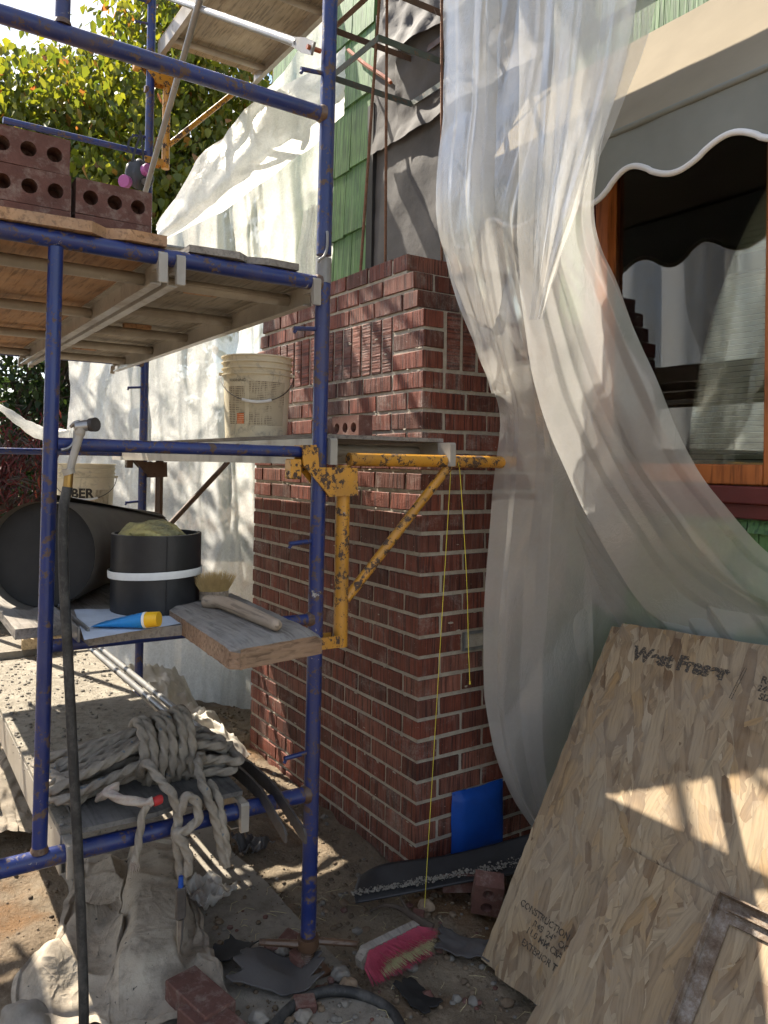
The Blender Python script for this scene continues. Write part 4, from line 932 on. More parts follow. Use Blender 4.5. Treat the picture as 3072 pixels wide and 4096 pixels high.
Fe = [[(655, 455, 4.30), (672, 440, 4.26), (692, 440, 4.26), (712, 450, 4.3)], [(640, 560, 4.28), (662, 560, 4.22), (688, 560, 4.22), (712, 560, 4.28)], [(630, 700, 4.3), (660, 700, 4.24), (688, 700, 4.24), (715, 700, 4.3)]]
drape(Fe, 60, 60, [(3, 0.02, 0.3), (7, 0.008, 0.5)], 0.01, 33.0, 0.006).build('bunched_fold', M['white_film'], lw, 180)
G2 = np.zeros((40, 120, 3))
for i in range(40):
    for j in range(120):
        x = -3.3 + 2.6 * j / 119; z = -0.03 + 3.5 * i / 39
        G2[i, j] = (x, -2.9 + 0.05 * math.sin(x * 11 + 0.6 * nz(z, x)) + 0.03 * nz(x * 5, z * .8, 3) + 0.02 * math.sin(x * 23), z)
oc = MB().grid(G2).build('plastic_curtain', M['white_film'], None, 180); tag(oc, 'pale plastic sheeting seen only as a reflection in the window', 'plastic sheet')
# twisted tail of the sheet tied off to the left
MB().tube(spline([atd(-60, 850, 4.6), atd(8, 885, 4.6), atd(50, 915, 4.62), atd(95, 938, 4.66), atd(150, 945, 4.7)], 8), [0.012, 0.012] + [0.012 + 0.0013 * k for k in range(31)], 14, lobes=4, la=0.15, twist=12).build('twisted_tail', M['white_film'], lw, 80)
# heap of film on the ground beside the chimney foot
hp = MB(); n = 90; Gh = np.zeros((n, n, 3))
for i in range(n):
    for j in range(n):
        s = i / (n - 1); q = j / (n - 1); x = -2.35 + 1.15 * s; y = -0.66 + 0.64 * q + 0.05 * nz(x * 4, 1)
        e = min(1, 6 * min(s, 1 - s)) * min(1, 6 * min(q, 1 - q))
        rid = 1 - abs(2 * fbm(x * 2.8, y * 2.8, 6, 3)); rid2 = 1 - abs(2 * fbm(x * 7, y * 7, 2, 3))
        Gh[i, j] = (x + 0.03 * nz(x * 7, y * 7, 3), y + 0.03 * nz(x * 7, y * 7, 9), -0.05 + e * (0.10 + 0.15 * max(0, 1 - s * 0.8) * (0.5 + fbm(x * 2.2, y * 2.2, 6, 2)) + 0.05 * rid2 ** 2 + 0.03 * rid))
hp.grid(Gh); o = hp.build('crumpled_plastic', M['dirty_film'], None, 180); tag(o, 'dirty crumpled plastic heaped on the ground behind the low plank', 'plastic sheet')

# ================================================================== TREES AND SHRUBS
def leaf_quad(p, d, up, ln, wd, curl):
    d = d.normalized(); s = d.cross(up)
    s = s.normalized() if s.length > 1e-4 else Vector((1, 0, 0)); n = s.cross(d)
    pts = [p, p + d * ln * .35 + s * wd * .5 + n * curl * .2 * ln, p + d * ln * .35 - s * wd * .5 + n * curl * .2 * ln, p + d * ln * .72 + s * wd * .34 - n * curl * .25 * ln, p + d * ln * .72 - s * wd * .34 - n * curl * .25 * ln, p + d * ln - n * curl * ln * .75, p + d * ln * .36 - n * 0.1 * wd, p + d * ln * .74 - n * (curl * .33 * ln + 0.1 * wd)]
    return pts, [(0, 1, 6), (0, 6, 2), (1, 3, 7, 6), (6, 7, 4, 2), (3, 5, 7), (7, 5, 4)]
def tree(name, label, cat, base, trunk_h, blobs, nleaf, ln, wd, lmat, seed, droop=0.5, single=0, group=None, cull=None, clump=14):
    r = random.Random(seed); t = thing(name, label, cat, base, group); b = Vector(base)
    tm = MB(); top = b + Vector((0.1, 0.05, trunk_h))
    tm.tube(spline([b + Vector((0, 0, -0.1)), b + Vector((0.05, -0.03, trunk_h * .4)), top], 5), [0.11 - 0.05 * k / 10 for k in range(11)], 10)
    for (c, rad3) in blobs:
        c = Vector(c); mid = top.lerp(c, 0.5) + Vector((r.uniform(-.2, .2), r.uniform(-.2, .2), -0.15))
        tm.tube(spline([top - Vector((0, 0, 0.4)), mid, c], 5), [0.045 - 0.003 * k for k in range(11)], 7)
        for k in range(9):
            dv = Vector((r.gauss(0, 1), r.gauss(0, 1), r.gauss(0, .7))).normalized(); e = c + Vector((dv.x * rad3[0], dv.y * rad3[1], dv.z * rad3[2])) * 0.85
            tm.tube([c.lerp(mid, r.random() * .6), c.lerp(e, .55) + Vector((0, 0, .05)), e], [0.014, 0.009, 0.004], 5)
    tm.build('trunk', M['bark'], t, 60)
    leaves = []
    tot = sum(q[1][0] * q[1][1] * q[1][2] for q in blobs)
    for (c, R3) in blobs:
        c = Vector(c); k_ = int(nleaf / clump * (R3[0] * R3[1] * R3[2]) / tot)
        for _ in range(k_):
            dv = Vector((r.gauss(0, 1), r.gauss(0, 1), r.gauss(0, 1))).normalized(); q = r.random() ** 0.42
            p0 = c + Vector((dv.x * R3[0], dv.y * R3[1], dv.z * R3[2])) * q * (1 + 0.22 * nz(dv.x * 2.2 + seed, dv.y * 2.2, dv.z * 2.2))
            for _ in range(clump):
                p = p0 + Vector((r.gauss(0, .12), r.gauss(0, .12), r.gauss(0, .10)))
                if cull and cull(p): continue
                d = Vector((r.gauss(0, 1), r.gauss(0, 1), r.gauss(-droop * 1.6, .6))); s = r.uniform(.65, 1.25)
                leaves.append((p, leaf_quad(p, d, Vector((r.gauss(0, .4), r.gauss(0, .4), 1)), ln * s, wd * s, r.uniform(-.1, .5)), r.random()))
    if single:
        cv = Vector(CAM)
        leaves.sort(key=lambda q: (q[0] - cv).length); pick = leaves[:single]; rest_ = leaves[single:]
        for p, (v, f), lv in pick:
            me = bpy.data.meshes.new('leaf'); me.from_pydata([tuple(a - p) for a in v], [], f); me.materials.append(lmat); at = me.attributes.new('lv', 'FLOAT', 'FACE'); at.data.foreach_set('value', [lv] * len(f))
            o = bpy.data.objects.new('leaf', me); link(o, t); o.location = p - b
    else: rest_ = leaves
    m = MB(); lv = []
    for p, (v, f), l_ in rest_: m.add(v, f); lv += [l_] * len(f)
    o = m.build('crown', lmat, t, 180); at = o.data.attributes.new('lv', 'FLOAT', 'FACE'); at.data.foreach_set('value', lv); o["kind"] = 'stuff'
    return t
def T(u, v, d): return tuple(atd(u, v, d))
tree('dogwood_tree', 'broad leafy tree with drooping yellow green leaves behind the scaffold', 'tree', (-6.3, -0.15, -0.05), 2.0,
     [(T(60, 330, 7.6), (1.1, 1.2, 0.85)), (T(200, 300, 7.4), (1.0, 1.1, 0.8)), (T(330, 380, 7.2), (0.9, 1.0, 0.8)), (T(130, 520, 7.0), (1.2, 1.2, 0.9)), (T(300, 560, 7.0), (1.1, 1.1, 0.9)),
      (T(400, 120, 7.8), (0.8, 0.95, 0.75)), (T(340, 40, 8.2), (0.5, 0.55, 0.5)), (T(480, 300, 7.8), (0.8, 0.8, 0.8)), (T(-90, 420, 7.4), (1.0, 1.1, 0.9)), (T(480, -40, 8.2), (0.6, 0.7, 0.6)), (T(230, 190, 8.0), (0.7, 0.8, 0.42))],
     38000, 0.092, 0.060, M['leaf'], 5, 0.9, 300, 'garden trees and shrubs')
tree('evergreen_shrub', 'dark evergreen shrub below the stacked bricks at the left edge', 'shrub', (-6.4, -1.3, -0.05), 0.8,
     [(T(20, 900, 7.2), (0.9, 1.0, 0.9)), (T(90, 840, 7.4), (0.7, 0.8, 0.7)), (T(-40, 1150, 7.0), (0.9, 1.0, 0.8)), (T(90, 1200, 7.2), (0.8, 0.9, 0.8)), (T(150, 1050, 7.4), (0.7, 0.7, 0.7))],
     9000, 0.085, 0.045, M['dark_leaf'], 8, 0.4, 0, 'garden trees and shrubs')
tree('evergreen_shrub', 'low dark hedge seen beyond the end of the lowest plank', 'shrub', (-7.4, -0.6, -0.05), 0.6,
     [(T(20, 1330, 7.8), (0.9, 1.1, 0.7)), (T(140, 1300, 7.8), (0.9, 1.0, 0.7)), (T(-100, 1300, 7.8), (0.9, 1.0, 0.8)), (T(230, 1250, 8.2), (1, 1, 0.8)), (T(60, 1000, 8.8), (1.2, 1.2, 1.0))],
     8000, 0.09, 0.05, M['dark_leaf'], 9, 0.3, 0, 'garden trees and shrubs')
tree('maple_shrub', 'small red leaved maple at the left edge behind the twisted plastic', 'shrub', (-4.3, -1.55, -0.05), 0.7,
     [(T(18, 960, 5.6), (0.28, 0.42, 0.14)), (T(55, 1000, 5.8), (0.25, 0.34, 0.14)), (T(-30, 1050, 5.4), (0.3, 0.4, 0.2)), (T(40, 1075, 5.6), (0.25, 0.32, 0.10))],
     1300, 0.085, 0.016, M['red_leaf'], 12, 0.7, 0, 'garden trees and shrubs', clump=18)
for (lab, bx, by, sd) in (('round garden tree across the yard on the far left', -9.5, -7.5, 41), ('bushy garden tree across the yard behind the viewer', -3.0, -11.0, 42), ('spreading garden tree at the end of the yard', 6.5, -9.0, 43), ('tall hedge tree far beyond the end of the house', -12.5, 2.5, 44)):
    tree('garden_tree', lab, 'tree', (bx, by, -0.05), 1.6, [((bx, by, 2.3), (2.0, 2.0, 1.6)), ((bx + 1.4, by + 0.6, 1.6), (1.6, 1.6, 1.5)), ((bx - 1.5, by - 0.5, 1.7), (1.7, 1.7, 1.6)), ((bx + 0.3, by, 3.6), (1.4, 1.4, 1.1))], 5200, 0.26, 0.17, M['dark_leaf'], sd, 0.4, 0, 'garden trees and shrubs')
# ================================================================== REINFORCEMENT ABOVE THE CHIMNEY
def rebar(label, a, b, r=0.0062):
    a = np.array(a, float); b = np.array(b, float); n = int(np.linalg.norm(b - a) / 0.006); m = MB()
    m.tube([a + (b - a) * k / n for k in range(n + 1)], [r * (1.16 if k % 2 else 0.92) for k in range(n + 1)], 8)
    o = m.build('reinforcing_bar', M['rebar'], None, 60); return tag(o, label, 'rebar', 'bars rising out of the chimney')
zt_ = bed(0) - 0.03
rebar('rusty ribbed bar rising from the chimney top, leftmost beside the green shakes', (-0.628, 0.12, zt_), (-0.488, 0.135, 3.75))
rebar('straight ribbed bar rising along the edge of the grey felt', (-0.70, 0.30, zt_), (-0.505, 0.15, 3.72))
rebar('ribbed bar crossing the felt nearest the clear plastic', (-0.40, 0.385, zt_), (-0.50, 0.43, 3.72))
def hoop(label, z, y0, y1, x0, x1, mat):
    t = thing('steel_hoop', label, 'steel strap', ((x0 + x1) / 2, (y0 + y1) / 2, z), 'flat steel hoops tying the bars')
    h = 0.0145
    for a, b in (((x1, y0), (x0, y0)), ((x0, y0), (x0, y1)), ((x1, y0), (x1, y1)), ((x0, y1), (x1, y1))):
        m = MB(); dx, dy = b[0] - a[0], b[1] - a[1]; L = math.hypot(dx, dy); nx, ny = -dy / L * 0.002, dx / L * 0.002
        m.add([(a[0] - nx, a[1] - ny, z - h), (b[0] - nx, b[1] - ny, z - h), (b[0] + nx, b[1] + ny, z - h), (a[0] + nx, a[1] + ny, z - h), (a[0] - nx, a[1] - ny, z + h), (b[0] - nx, b[1] - ny, z + h), (b[0] + nx, b[1] + ny, z + h), (a[0] + nx, a[1] + ny, z + h)],
              [(0, 3, 2, 1), (4, 5, 6, 7), (0, 1, 5, 4), (1, 2, 6, 5), (2, 3, 7, 6), (3, 0, 4, 7)]); m.build('strap', mat, t, 0)
hoop('grey green flat steel hoop around the bars', 3.15, 0.125, 0.575, -0.915, -0.517, M['strap'])
hoop('rusty upper steel hoop at the top edge of the picture', 3.36, 0.12, 0.57, -0.90, -0.515, M['rust'])
sp = spline([on_y(752, 108, 0.57), on_y(790, 140, 0.57), on_y(828, 165, 0.58), on_y(844, 178, 0.575)], 6); m = MB()
for p in sp[:-1]: pass
m.tube(sp, 0.011, 4); o = m.build('anchor_strap', M['orange_rust'], None, 30); tag(o, 'bent rust red anchor strap nailed over the green shakes', 'steel strap')

# ================================================================== CORED BRICKS
def cored(name, label, loc, R3, L=0.19, W=0.088, H=0.057, holes=3, r=0.0185, mat=None, group=None):
    m = MB(); n = 20; cw = (L - 0.012) / holes
    for sz in (-1, 1):
        z = sz * H / 2
        for k in range(holes):
            cx = -L / 2 + 0.006 + cw * (k + 0.5); sq = []; ci = []
            for q in range(n):
                a = 2 * math.pi * (q + 0.5) / n; c_, s_ = math.cos(a), math.sin(a)
                f = min(cw / 2 / max(abs(c_), 1e-6), W / 2 / max(abs(s_), 1e-6)); 
                sq.append([cx + c_ * f, s_ * f, z]); ci.append((cx + r * c_ * (1 + 0.05 * nz(q, k, sz)), r * s_, z))
            for gx in (-1, 1):
                for gy in (-1, 1):
                    kx = min(range(n), key=lambda q: (sq[q][0] - cx - gx * cw / 2) ** 2 + (sq[q][1] - gy * W / 2) ** 2); sq[kx] = [cx + gx * cw / 2, gy * W / 2, z]
            m.add(sq + ci, [((q, (q + 1) % n, n + (q + 1) % n, n + q) if sz > 0 else (q, n + q, n + (q + 1) % n, (q + 1) % n)) for q in range(n)])
            if sz > 0:
                m.add(ci + [(p[0], p[1], -z) for p in ci], [(q, (q + 1) % n, n + (q + 1) % n, n + q) for q in range(n)])
                # fill the corner gaps of each cell
            for ex in (-1, 1):
                pass
        m.add([(-L / 2 + 0.006, -W / 2, z), (-L / 2 + 0.006, W / 2, z), (-L / 2, W / 2, z), (-L / 2, -W / 2, z)], [(0, 1, 2, 3)]); m.add([(L / 2 - 0.006, -W / 2, z), (L / 2 - 0.006, W / 2, z), (L / 2, W / 2, z), (L / 2, -W / 2, z)], [(0, 1, 2, 3)])
    h = H / 2
    m.add([(-L/2, -W/2, -h), (L/2, -W/2, -h), (L/2, W/2, -h), (-L/2, W/2, -h), (-L/2, -W/2, h), (L/2, -W/2, h), (L/2, W/2, h), (-L/2, W/2, h)], [(0, 1, 5, 4), (1, 2, 6, 5), (2, 3, 7, 6), (3, 0, 4, 7)])
    o = m.build(name, mat or M['brick_body'], None, 0)
    me = o.data
    o.matrix_world = Matrix.Translation(Vector([float(a) for a in loc])) @ Matrix(R3).to_4x4()
    return tag(o, label, 'brick', group)
def cols(a, b, c): return [[a[i], b[i], c[i]] for i in range(3)]
FACE = cols((0, 1, 0), (0, 0, 1), (1, 0, 0))
def tilt(R3, ax, deg): return (Matrix.Rotation(rad(deg), 3, ax) @ Matrix(R3))
xb = 0.145; zb0 = zb2 + 0.003
yl_r = on_x(161, 400, xb)[1]; yr_c = (on_x(166, 450, xb)[1] + on_x(338, 450, xb)[1]) / 2
for k in range(3):
    cored('cored_brick', ('bottom', 'middle', 'topmost')[k] + ' cored brick of the left pile on the high plank', (xb - 0.058, yl_r - 0.097 - 0.004 * (k == 2), zb0 + 0.045 + 0.0895 * k), tilt(FACE, 'X', (0.3, 0.2, -0.4)[k]), group='bricks piled on the high plank')
for k in range(2):
    cored('cored_brick', ('lower', 'upper')[k] + ' cored brick of the right pile before the tree', (xb - 0.058, yr_c, zb0 + 0.045 + 0.0895 * k), tilt(FACE, 'X', (0.2, -0.3)[k]), group='bricks piled on the high plank')
for k in range(5):
    yy, zq = ((yl_r - 0.097, k) if k < 3 else (yr_c, k - 3)); o = MB().box((-0.028, -0.095, -0.0435), (0.028, 0.095, 0.0435), bev=0.003).build('loose_brick', M['brick_body'], None, 0); o.location = (xb - 0.058 - 0.0615, yy + 0.004, zb0 + 0.045 + 0.0895 * zq)
    tag(o, 'brick hidden behind the ' + ('bottom brick of the left pile', 'middle brick of the left pile', 'topmost brick of the left pile', 'lower brick of the right pile', 'upper brick of the right pile')[k], 'brick', 'rear row of bricks on the high plank')
pb = on_y(752, 922, -0.17)
cored('cored_brick', 'pinkish cored brick standing on the plank behind the near blue post', (pb[0] - 0.05, -0.125, 1.474 + 0.0445), cols((1, 0, 0), (0, 0, 1), (0, -1, 0)), W=0.088, group='bricks laid about the site')
q = on_z(1050, 1985, 0.0)
cored('cored_brick', 'half brick tipped on end under the black trough', (q[0] - 0.03, q[1] + 0.03, 0.055), tilt(tilt(cols((0.35, 0, 0.94), (0.5, 0.85, -0.19), (0.8, -0.53, -0.3)), 'Z', -8), 'X', 6), 0.12, 0.088, 0.057, 2, group='bricks laid about the site')
q = on_z(985, 1925, 0.0)
cored('cored_brick', 'pale brick wedged flat beneath the black trough', (q[0], q[1] + 0.06, 0.03), tilt(cols((0.6, 0.8, 0), (-0.8, 0.6, 0), (0, 0, 1)), 'Z', 5), group='bricks laid about the site')
def solid_brick(label, loc, rz, L=0.19, W=0.09, H=0.057, rx=0.0):
    m = MB().box((-L / 2, -W / 2, -H / 2), (L / 2, W / 2, H / 2), bev=0.003); o = m.build('loose_brick', M['brick_body'], None, 0); o.location = [float(a) for a in loc]; o.rotation_euler = (rx, 0, rz); return tag(o, label, 'brick', 'bricks laid about the site')
q = on_z(432, 2135, 0.045); solid_brick('brown brick holding down the edge of the drop cloth', (q[0], q[1], 0.012), rad(12), H=0.06)
q = on_z(455, 2195, 0.04); solid_brick('brick at the bottom edge in front of the drop cloth', (q[0], q[1] + 0.01, 0.005), rad(14))

# ================================================================== BUCKETS
def text_mesh(body, size, bold=0.0):
    cu_ = bpy.data.curves.new('lettering', 'FONT'); cu_.body = body; cu_.size = size; cu_.align_x = 'CENTER'; cu_.offset = bold; cu_.resolution_u = 3
    ob = bpy.data.objects.new('lettering', cu_); link(ob); bpy.context.view_layer.update()
    me = bpy.data.meshes.new_from_object(ob.evaluated_get(bpy.context.evaluated_depsgraph_get()))
    v = [tuple(p.co) for p in me.vertices]; f = [tuple(p.vertices) for p in me.polygons]
    bpy.data.objects.remove(ob); bpy.data.curves.remove(cu_); bpy.data.meshes.remove(me); return v, f
def lines_mat(name, paper, ink, sc):
    t = NT(name); uv = t.tc('Object'); x, y, z = t.sep(uv)
    row = t.math('FRACT', t.math('MULTIPLY', z, sc)); on = t.math('LESS_THAN', row, 0.5)
    wd = t.ramp(t.noise(1.0, 2, 0.6, t.map((150, 150, 14))), [(0.42, 0), (0.5, 1)])
    blk = t.ramp(t.noise(11, 2, 0.5), [(0.38, 0), (0.45, 1)])
    k = t.math('MULTIPLY', t.math('MULTIPLY', on, wd), blk)
    wear = t.ramp(t.noise(16, 6, 0.75), [(0.55, 0), (0.68, 0.7)])
    c = t.mix(t.math('MULTIPLY', k, 0.8), paper, ink); c = t.mix(wear, c, (0.27, 0.24, 0.19)); return t.done(t.bsdf(c, 0.6, 0, 0.3))
M['label'] = lines_mat('printed_label', (0.50, 0.43, 0.30), (0.10, 0.07, 0.05), 150)
M['label_orange'] = lines_mat('orange_printed_label', (0.60, 0.13, 0.025), (0.70, 0.45, 0.3), 140)
def bucket(label, base, rt, rb_, h, face_ang, seed, group):
    t = thing('plastic_bucket', label, 'bucket', base, group); bx, by, bz = base
    R = lambda z: rb_ + (rt - rb_) * z / h
    pr = [(0.0, 0.004), (rb_ - 0.004, 0.0), (rb_, 0.004)]
    zz = h - 0.085; pr += [(R(zz), zz)]
    for k in range(3):
        z0 = zz + 0.008 + k * 0.024; pr += [(R(z0), z0), (R(z0) + 0.007, z0 + 0.001), (R(z0) + 0.007, z0 + 0.005), (R(z0), z0 + 0.007)]
    pr += [(rt, h - 0.006), (rt + 0.006, h - 0.005), (rt + 0.006, h), (rt - 0.003, h), (rt - 0.004, h - 0.02), (rb_ - 0.003, 0.01), (0.0, 0.01)]
    MB().lathe(pr, base, 56).build('body', M['bucket'], t, 35)
    side = np.array((-math.sin(face_ang), math.cos(face_ang))); fd = np.array((math.cos(face_ang), math.sin(face_ang)))
    pts = []
    for k in range(25):
        a = math.pi * k / 24; w_ = math.cos(a) * (rt + 0.008); dn = math.sin(a)
        pts.append((bx + side[0] * w_ + fd[0] * dn * (rt * 0.98 + 0.012), by + side[1] * w_ + fd[1] * dn * (rt * 0.98 + 0.012), bz + h - 0.07 - dn * 0.115))
    MB().tube(pts, 0.0021, 6).build('handle', M['dark_steel'], t, 60)
    g_ = MB(); g_.tube(pts[9:16], 0.006, 8); g_.build('grip', M['white'], t, 60)
    for s_ in (-1, 1):
        e = np.array((bx, by)) + side * s_ * (rt + 0.003); MB().lathe([(0, -0.004), (0.012, -0.004), (0.012, 0.006), (0, 0.008)], (e[0], e[1], bz + h - 0.07), 12).build('handle_ear', M['bucket'], t)
    def patch(a0, a1, z0, z1, mat, nm, lift=0.0012):
        n_ = 20; Gp = np.zeros((8, n_, 3))
        for i in range(8):
            for j in range(n_):
                a = face_ang + a0 + (a1 - a0) * j / (n_ - 1); z = z0 + (z1 - z0) * i / 7; r_ = R(z) + lift
                Gp[i, j] = (bx + r_ * math.cos(a), by + r_ * math.sin(a), bz + z)
        return MB().grid(Gp).build(nm, mat, t, 180)
    def word(body, size, a0, z0, mat, bold=0.0):
        v, f = text_mesh(body, size, bold); r0 = R(z0) + 0.0022
        vv = [(bx + (R(z0 + y) + 0.0022) * math.cos(face_ang + a0 + x / r0), by + (R(z0 + y) + 0.0022) * math.sin(face_ang + a0 + x / r0), bz + z0 + y) for x, y, z in v]
        return MB().add(vv, f).build('lettering', mat, t, 0)
    return t, patch, word
fa = math.atan2(CAM[1] + 0.33, CAM[0] + 0.64)
b1 = on_y(553, 950, -0.31)
t, patch, word = bucket('cream bucket with a worn printed label on the plank before the chimney', (b1[0], -0.31, 1.475), 0.136, 0.121, 0.328, fa, 1, 'five gallon plastic buckets')
patch(-0.22, 0.95, 0.055, 0.225, M['label'], 'label'); patch(-0.95, -0.36, 0.06, 0.205, M['label'], 'label'); patch(-0.62, -0.38, 0.06, 0.10, M['label_orange'], 'hazard_patch', 0.002)
word('WARNING', 0.016, -0.62, 0.222, M['ink_dark'])
b2 = atd(183, 1100, 4.12); fa2 = math.atan2(CAM[1] - b2[1], CAM[0] - b2[0])
slab('support_board', 'grey board carrying the lettered bucket near the far post', 'board', [(-2.35, b2[1] - 0.16), (-1.2, b2[1] - 0.16), (-1.2, b2[1] + 0.16), (-2.35, b2[1] + 0.16)], 0.9715, 0.9955, M['plank'])
t, patch, word = bucket('mortar bucket with orange label behind the black felt roll', (b2[0], b2[1], 0.997), 0.150, 0.134, 0.365, fa2, 2, 'five gallon plastic buckets')
word('BER', 0.066, -0.10, 0.190, M['ink_dark'], 0.0025); patch(-0.95, 0.26, 0.075, 0.150, M['label_orange'], 'orange_label'); patch(0.36, 0.95, 0.06, 0.23, M['label'], 'label')

# ================================================================== THINGS ON THE RUNG BOARDS
zr = 0.9712
pth = [on_z(205, 1388, zr + .02), on_z(432, 1366, zr + .02)]
y0b, y1b = pth[0][1], pth[1][1]
slab('support_board', 'narrow weathered board under the black banded roll', 'board', [(0.345, y0b), (0.33, (y0b + y1b) / 2), (0.342, y1b), (-1.1, y1b + 0.02), (-1.1, y0b + 0.02)], zr, zr + 0.024, M['plank'])
slab('support_board', 'hidden board beside the banded roll carrying the felt roll', 'board', [(0.20, y0b - 0.13), (0.20, y0b - 0.012), (-1.1, y0b + 0.008), (-1.1, y0b - 0.13)], zr, zr + 0.024, M['plank'])
zk = zr + 0.05
c1, c2, c3, c4 = on_z(503, 1397, zk), on_z(696, 1363, zk), on_z(512, 1280, zk), on_z(398, 1322, zk)
v = np.array([c1, c2, c3, c1 + (c3 - c2)])
m = MB(); n1, n2 = 14, 30; G1 = np.zeros((n2, n1, 3))
for i in range(n2):
    for j in range(n1):
        s = j / (n1 - 1); q = i / (n2 - 1); p = v[0] + (v[1] - v[0]) * s + (v[3] - v[0]) * q
        rd = -0.010 * max(0, 1 - min(s, 1 - s) * 14) - 0.008 * max(0, 1 - q * 18)
        G1[i, j] = p + np.array((0.004 * nz(s * 9, q * 30), 0.004 * nz(q * 20, 3), rd + 0.002 * fbm(s * 4, q * 9, 1)))
G1[0, 0] += (v[1] - v[0]) * 0.10 * np.array((1, 1, 0)) ; 
top = G1.copy(); bot = G1.copy(); bot[:, :, 2] = zr
m.grid(top); m.grid(bot[::-1])
for (e1, e2) in ((top[0], bot[0]), (top[-1][::-1], bot[-1][::-1]), (top[:, 0][::-1], bot[:, 0][::-1]), (top[:, -1], bot[:, -1])):
    k = len(e1); m.add(list(e1) + list(e2), [(i, k + i, k + i + 1, i + 1) for i in range(k - 1)], 1)
o = m.build('thick_plank', [M['plank'], M['plank_end']], None, 60); tag(o, 'thick weathered plank end holding the long handled brush', 'board')
# flat brace ends lying beside the board
for k, (u, lab) in enumerate(((166, 'flat steel bar end left of the blue tube, outer of two'), (186, 'flat steel bar end left of the blue tube, inner of two'))):
    p = on_z(u, 1385, zr); m = MB().box((-0.75, -0.003, 0), (0, 0.003, 0.034), bev=0.001); o = m.build('flat_bar', M['galv'], None, 20); o.location = (p[0] + 0.02, p[1], zr + 0.001); tag(o, lab, 'steel bar', 'steel bars beside the tube')
# felt roll
ra = on_x(84, 1216, -0.02); rb_ = atd(318, 1196, 2.98)
ra = np.array((ra[0], ra[1], zr + 0.024 + 0.142)); rb_ = np.array((rb_[0], rb_[1], zr + 0.024 + 0.096))
t = thing('felt_roll', 'large dark roll of roofing felt lying behind the blue leg', 'felt roll', (ra[0], ra[1], zr + 0.024))
ax = (rb_ - ra) / np.linalg.norm(rb_ - ra); sx = np.cross(ax, (0, 0, 1)); sx /= np.linalg.norm(sx); sz = np.cross(sx, ax)
n, mrows = 60, 16; Gr = np.zeros((mrows, n + 6, 3))
for i in range(mrows):
    for j in range(n + 6):
        a = 2 * math.pi * j / n + 1.2; q = i / (mrows - 1); r_ = 0.140 + (0.092 - 0.140) * q + 0.0012 * j * 0.1
        Gr[i, j] = ra + (rb_ - ra) * q + sx * math.cos(a) * r_ + sz * math.sin(a) * r_
MB().grid(Gr).build('outer_wrap', M['felt'], t, 180)
sp = MB(); prev = None; SP = []
for k in range(300):
    a = k * 0.045; r_ = 0.085 + 0.054 * k / 299 + 0.004 * nz(k * 0.03, 1); SP.append((a, r_))
Gs = np.zeros((2, 300, 3))
for j, (a, r_) in enumerate(SP):
    for i in range(2): Gs[i, j] = ra + ax * (0.0 if i == 0 else 0.02) + sx * math.cos(a) * r_ + sz * math.sin(a) * r_ + ax * 0.003 * nz(j * 0.05, 2)
pass
ring = [(ra + ax * 0.035 + sx * math.cos(2 * math.pi * k / 40) * 0.139 + sz * math.sin(2 * math.pi * k / 40) * 0.139) for k in range(40)]; MB().add(ring, [tuple(range(40))]).build('core', M['tar_black'], t, 0)
Gf = np.zeros((10, 24, 3))      # loose outer flap lifting off the top
for i in range(10):
    for j in range(24):
        q = i / 9; s = j / 23; a = 1.75 - 0.95 * s * (0.35 + 0.65 * q) ; r_ = (0.142 - 0.048 * q) + 0.016 * s * (1 - q * 0.6) + 0.004
        Gf[i, j] = ra + (rb_ - ra) * (q * 0.98 + 0.01) + sx * math.cos(a) * r_ * 1.0 + sz * math.sin(a) * r_
MB().grid(Gf).build('flap', M['felt'], t, 180)
# banded roll of black plastic
cb = np.array((0.108, -0.952, zr + 0.0245)); rc_ = 0.113; hc = 0.203
t = thing('banded_roll', 'black plastic roll with a white strap holding a sponge', 'plastic roll', cb)
m = MB(); n = 72; prf = [(rc_ - 0.007, 0.0), (rc_, 0.001), (rc_ + 0.001, hc * 0.5), (rc_, hc - 0.001), (rc_ - 0.007, hc), (rc_ - 0.008, 0.0)]
m.lathe(prf, cb, n); m.build('wall', M['black_plastic'], t, 40)
Gw = np.zeros((2, 26, 3)); fa = math.atan2(CAM[1] - cb[1], CAM[0] - cb[0])
for j in range(26):
    a = fa + 0.24 + 1.7 * j / 25; r_ = rc_ + 0.0042
    for i in range(2): Gw[i, j] = cb + np.array((math.cos(a) * r_, math.sin(a) * r_, 0.001 + (hc - 0.002) * i))
m = MB().grid(Gw); m.add([Gw[0, 0], Gw[1, 0], Gw[1, 0] - 0.004 * np.array((math.cos(fa), math.sin(fa), 0)), Gw[0, 0] - 0.004 * np.array((math.cos(fa), math.sin(fa), 0))], [(0, 1, 2, 3)]); m.build('lap', M['black_plastic'], t, 180)
m = MB(); m.lathe([(rc_ + 0.0075, hc * 0.5 - 0.010), (rc_ + 0.0082, hc * 0.5 - 0.008), (rc_ + 0.0082, hc * 0.5 + 0.007), (rc_ + 0.0075, hc * 0.5 + 0.009)], cb, 72); o = m.build('strap', M['white'], t, 60); o.rotation_euler = (rad(1.2), rad(-1.2), 0); o.location = (0.0021, 0.0021, 0)
MB().lathe([(0.0, 0.14), (rc_ - 0.009, 0.14)], cb, 40).build('inner_fill', M['black_plastic'], t)
t.rotation_euler = (rad(0.0), rad(0.0), 0)
vv, ff = lump(1.0, 3.3, 3, 1.0); o = MB().add([(a * 0.088, b * 0.080, max(-0.3, c) * 0.034 + 0.008 * nz(a * 3, b * 3, 5) - 0.014 * max(0, 1 - math.hypot(a - .1, b) * 3)) for a, b, c in vv], ff).build('sponge', M['sponge'], None, 180)
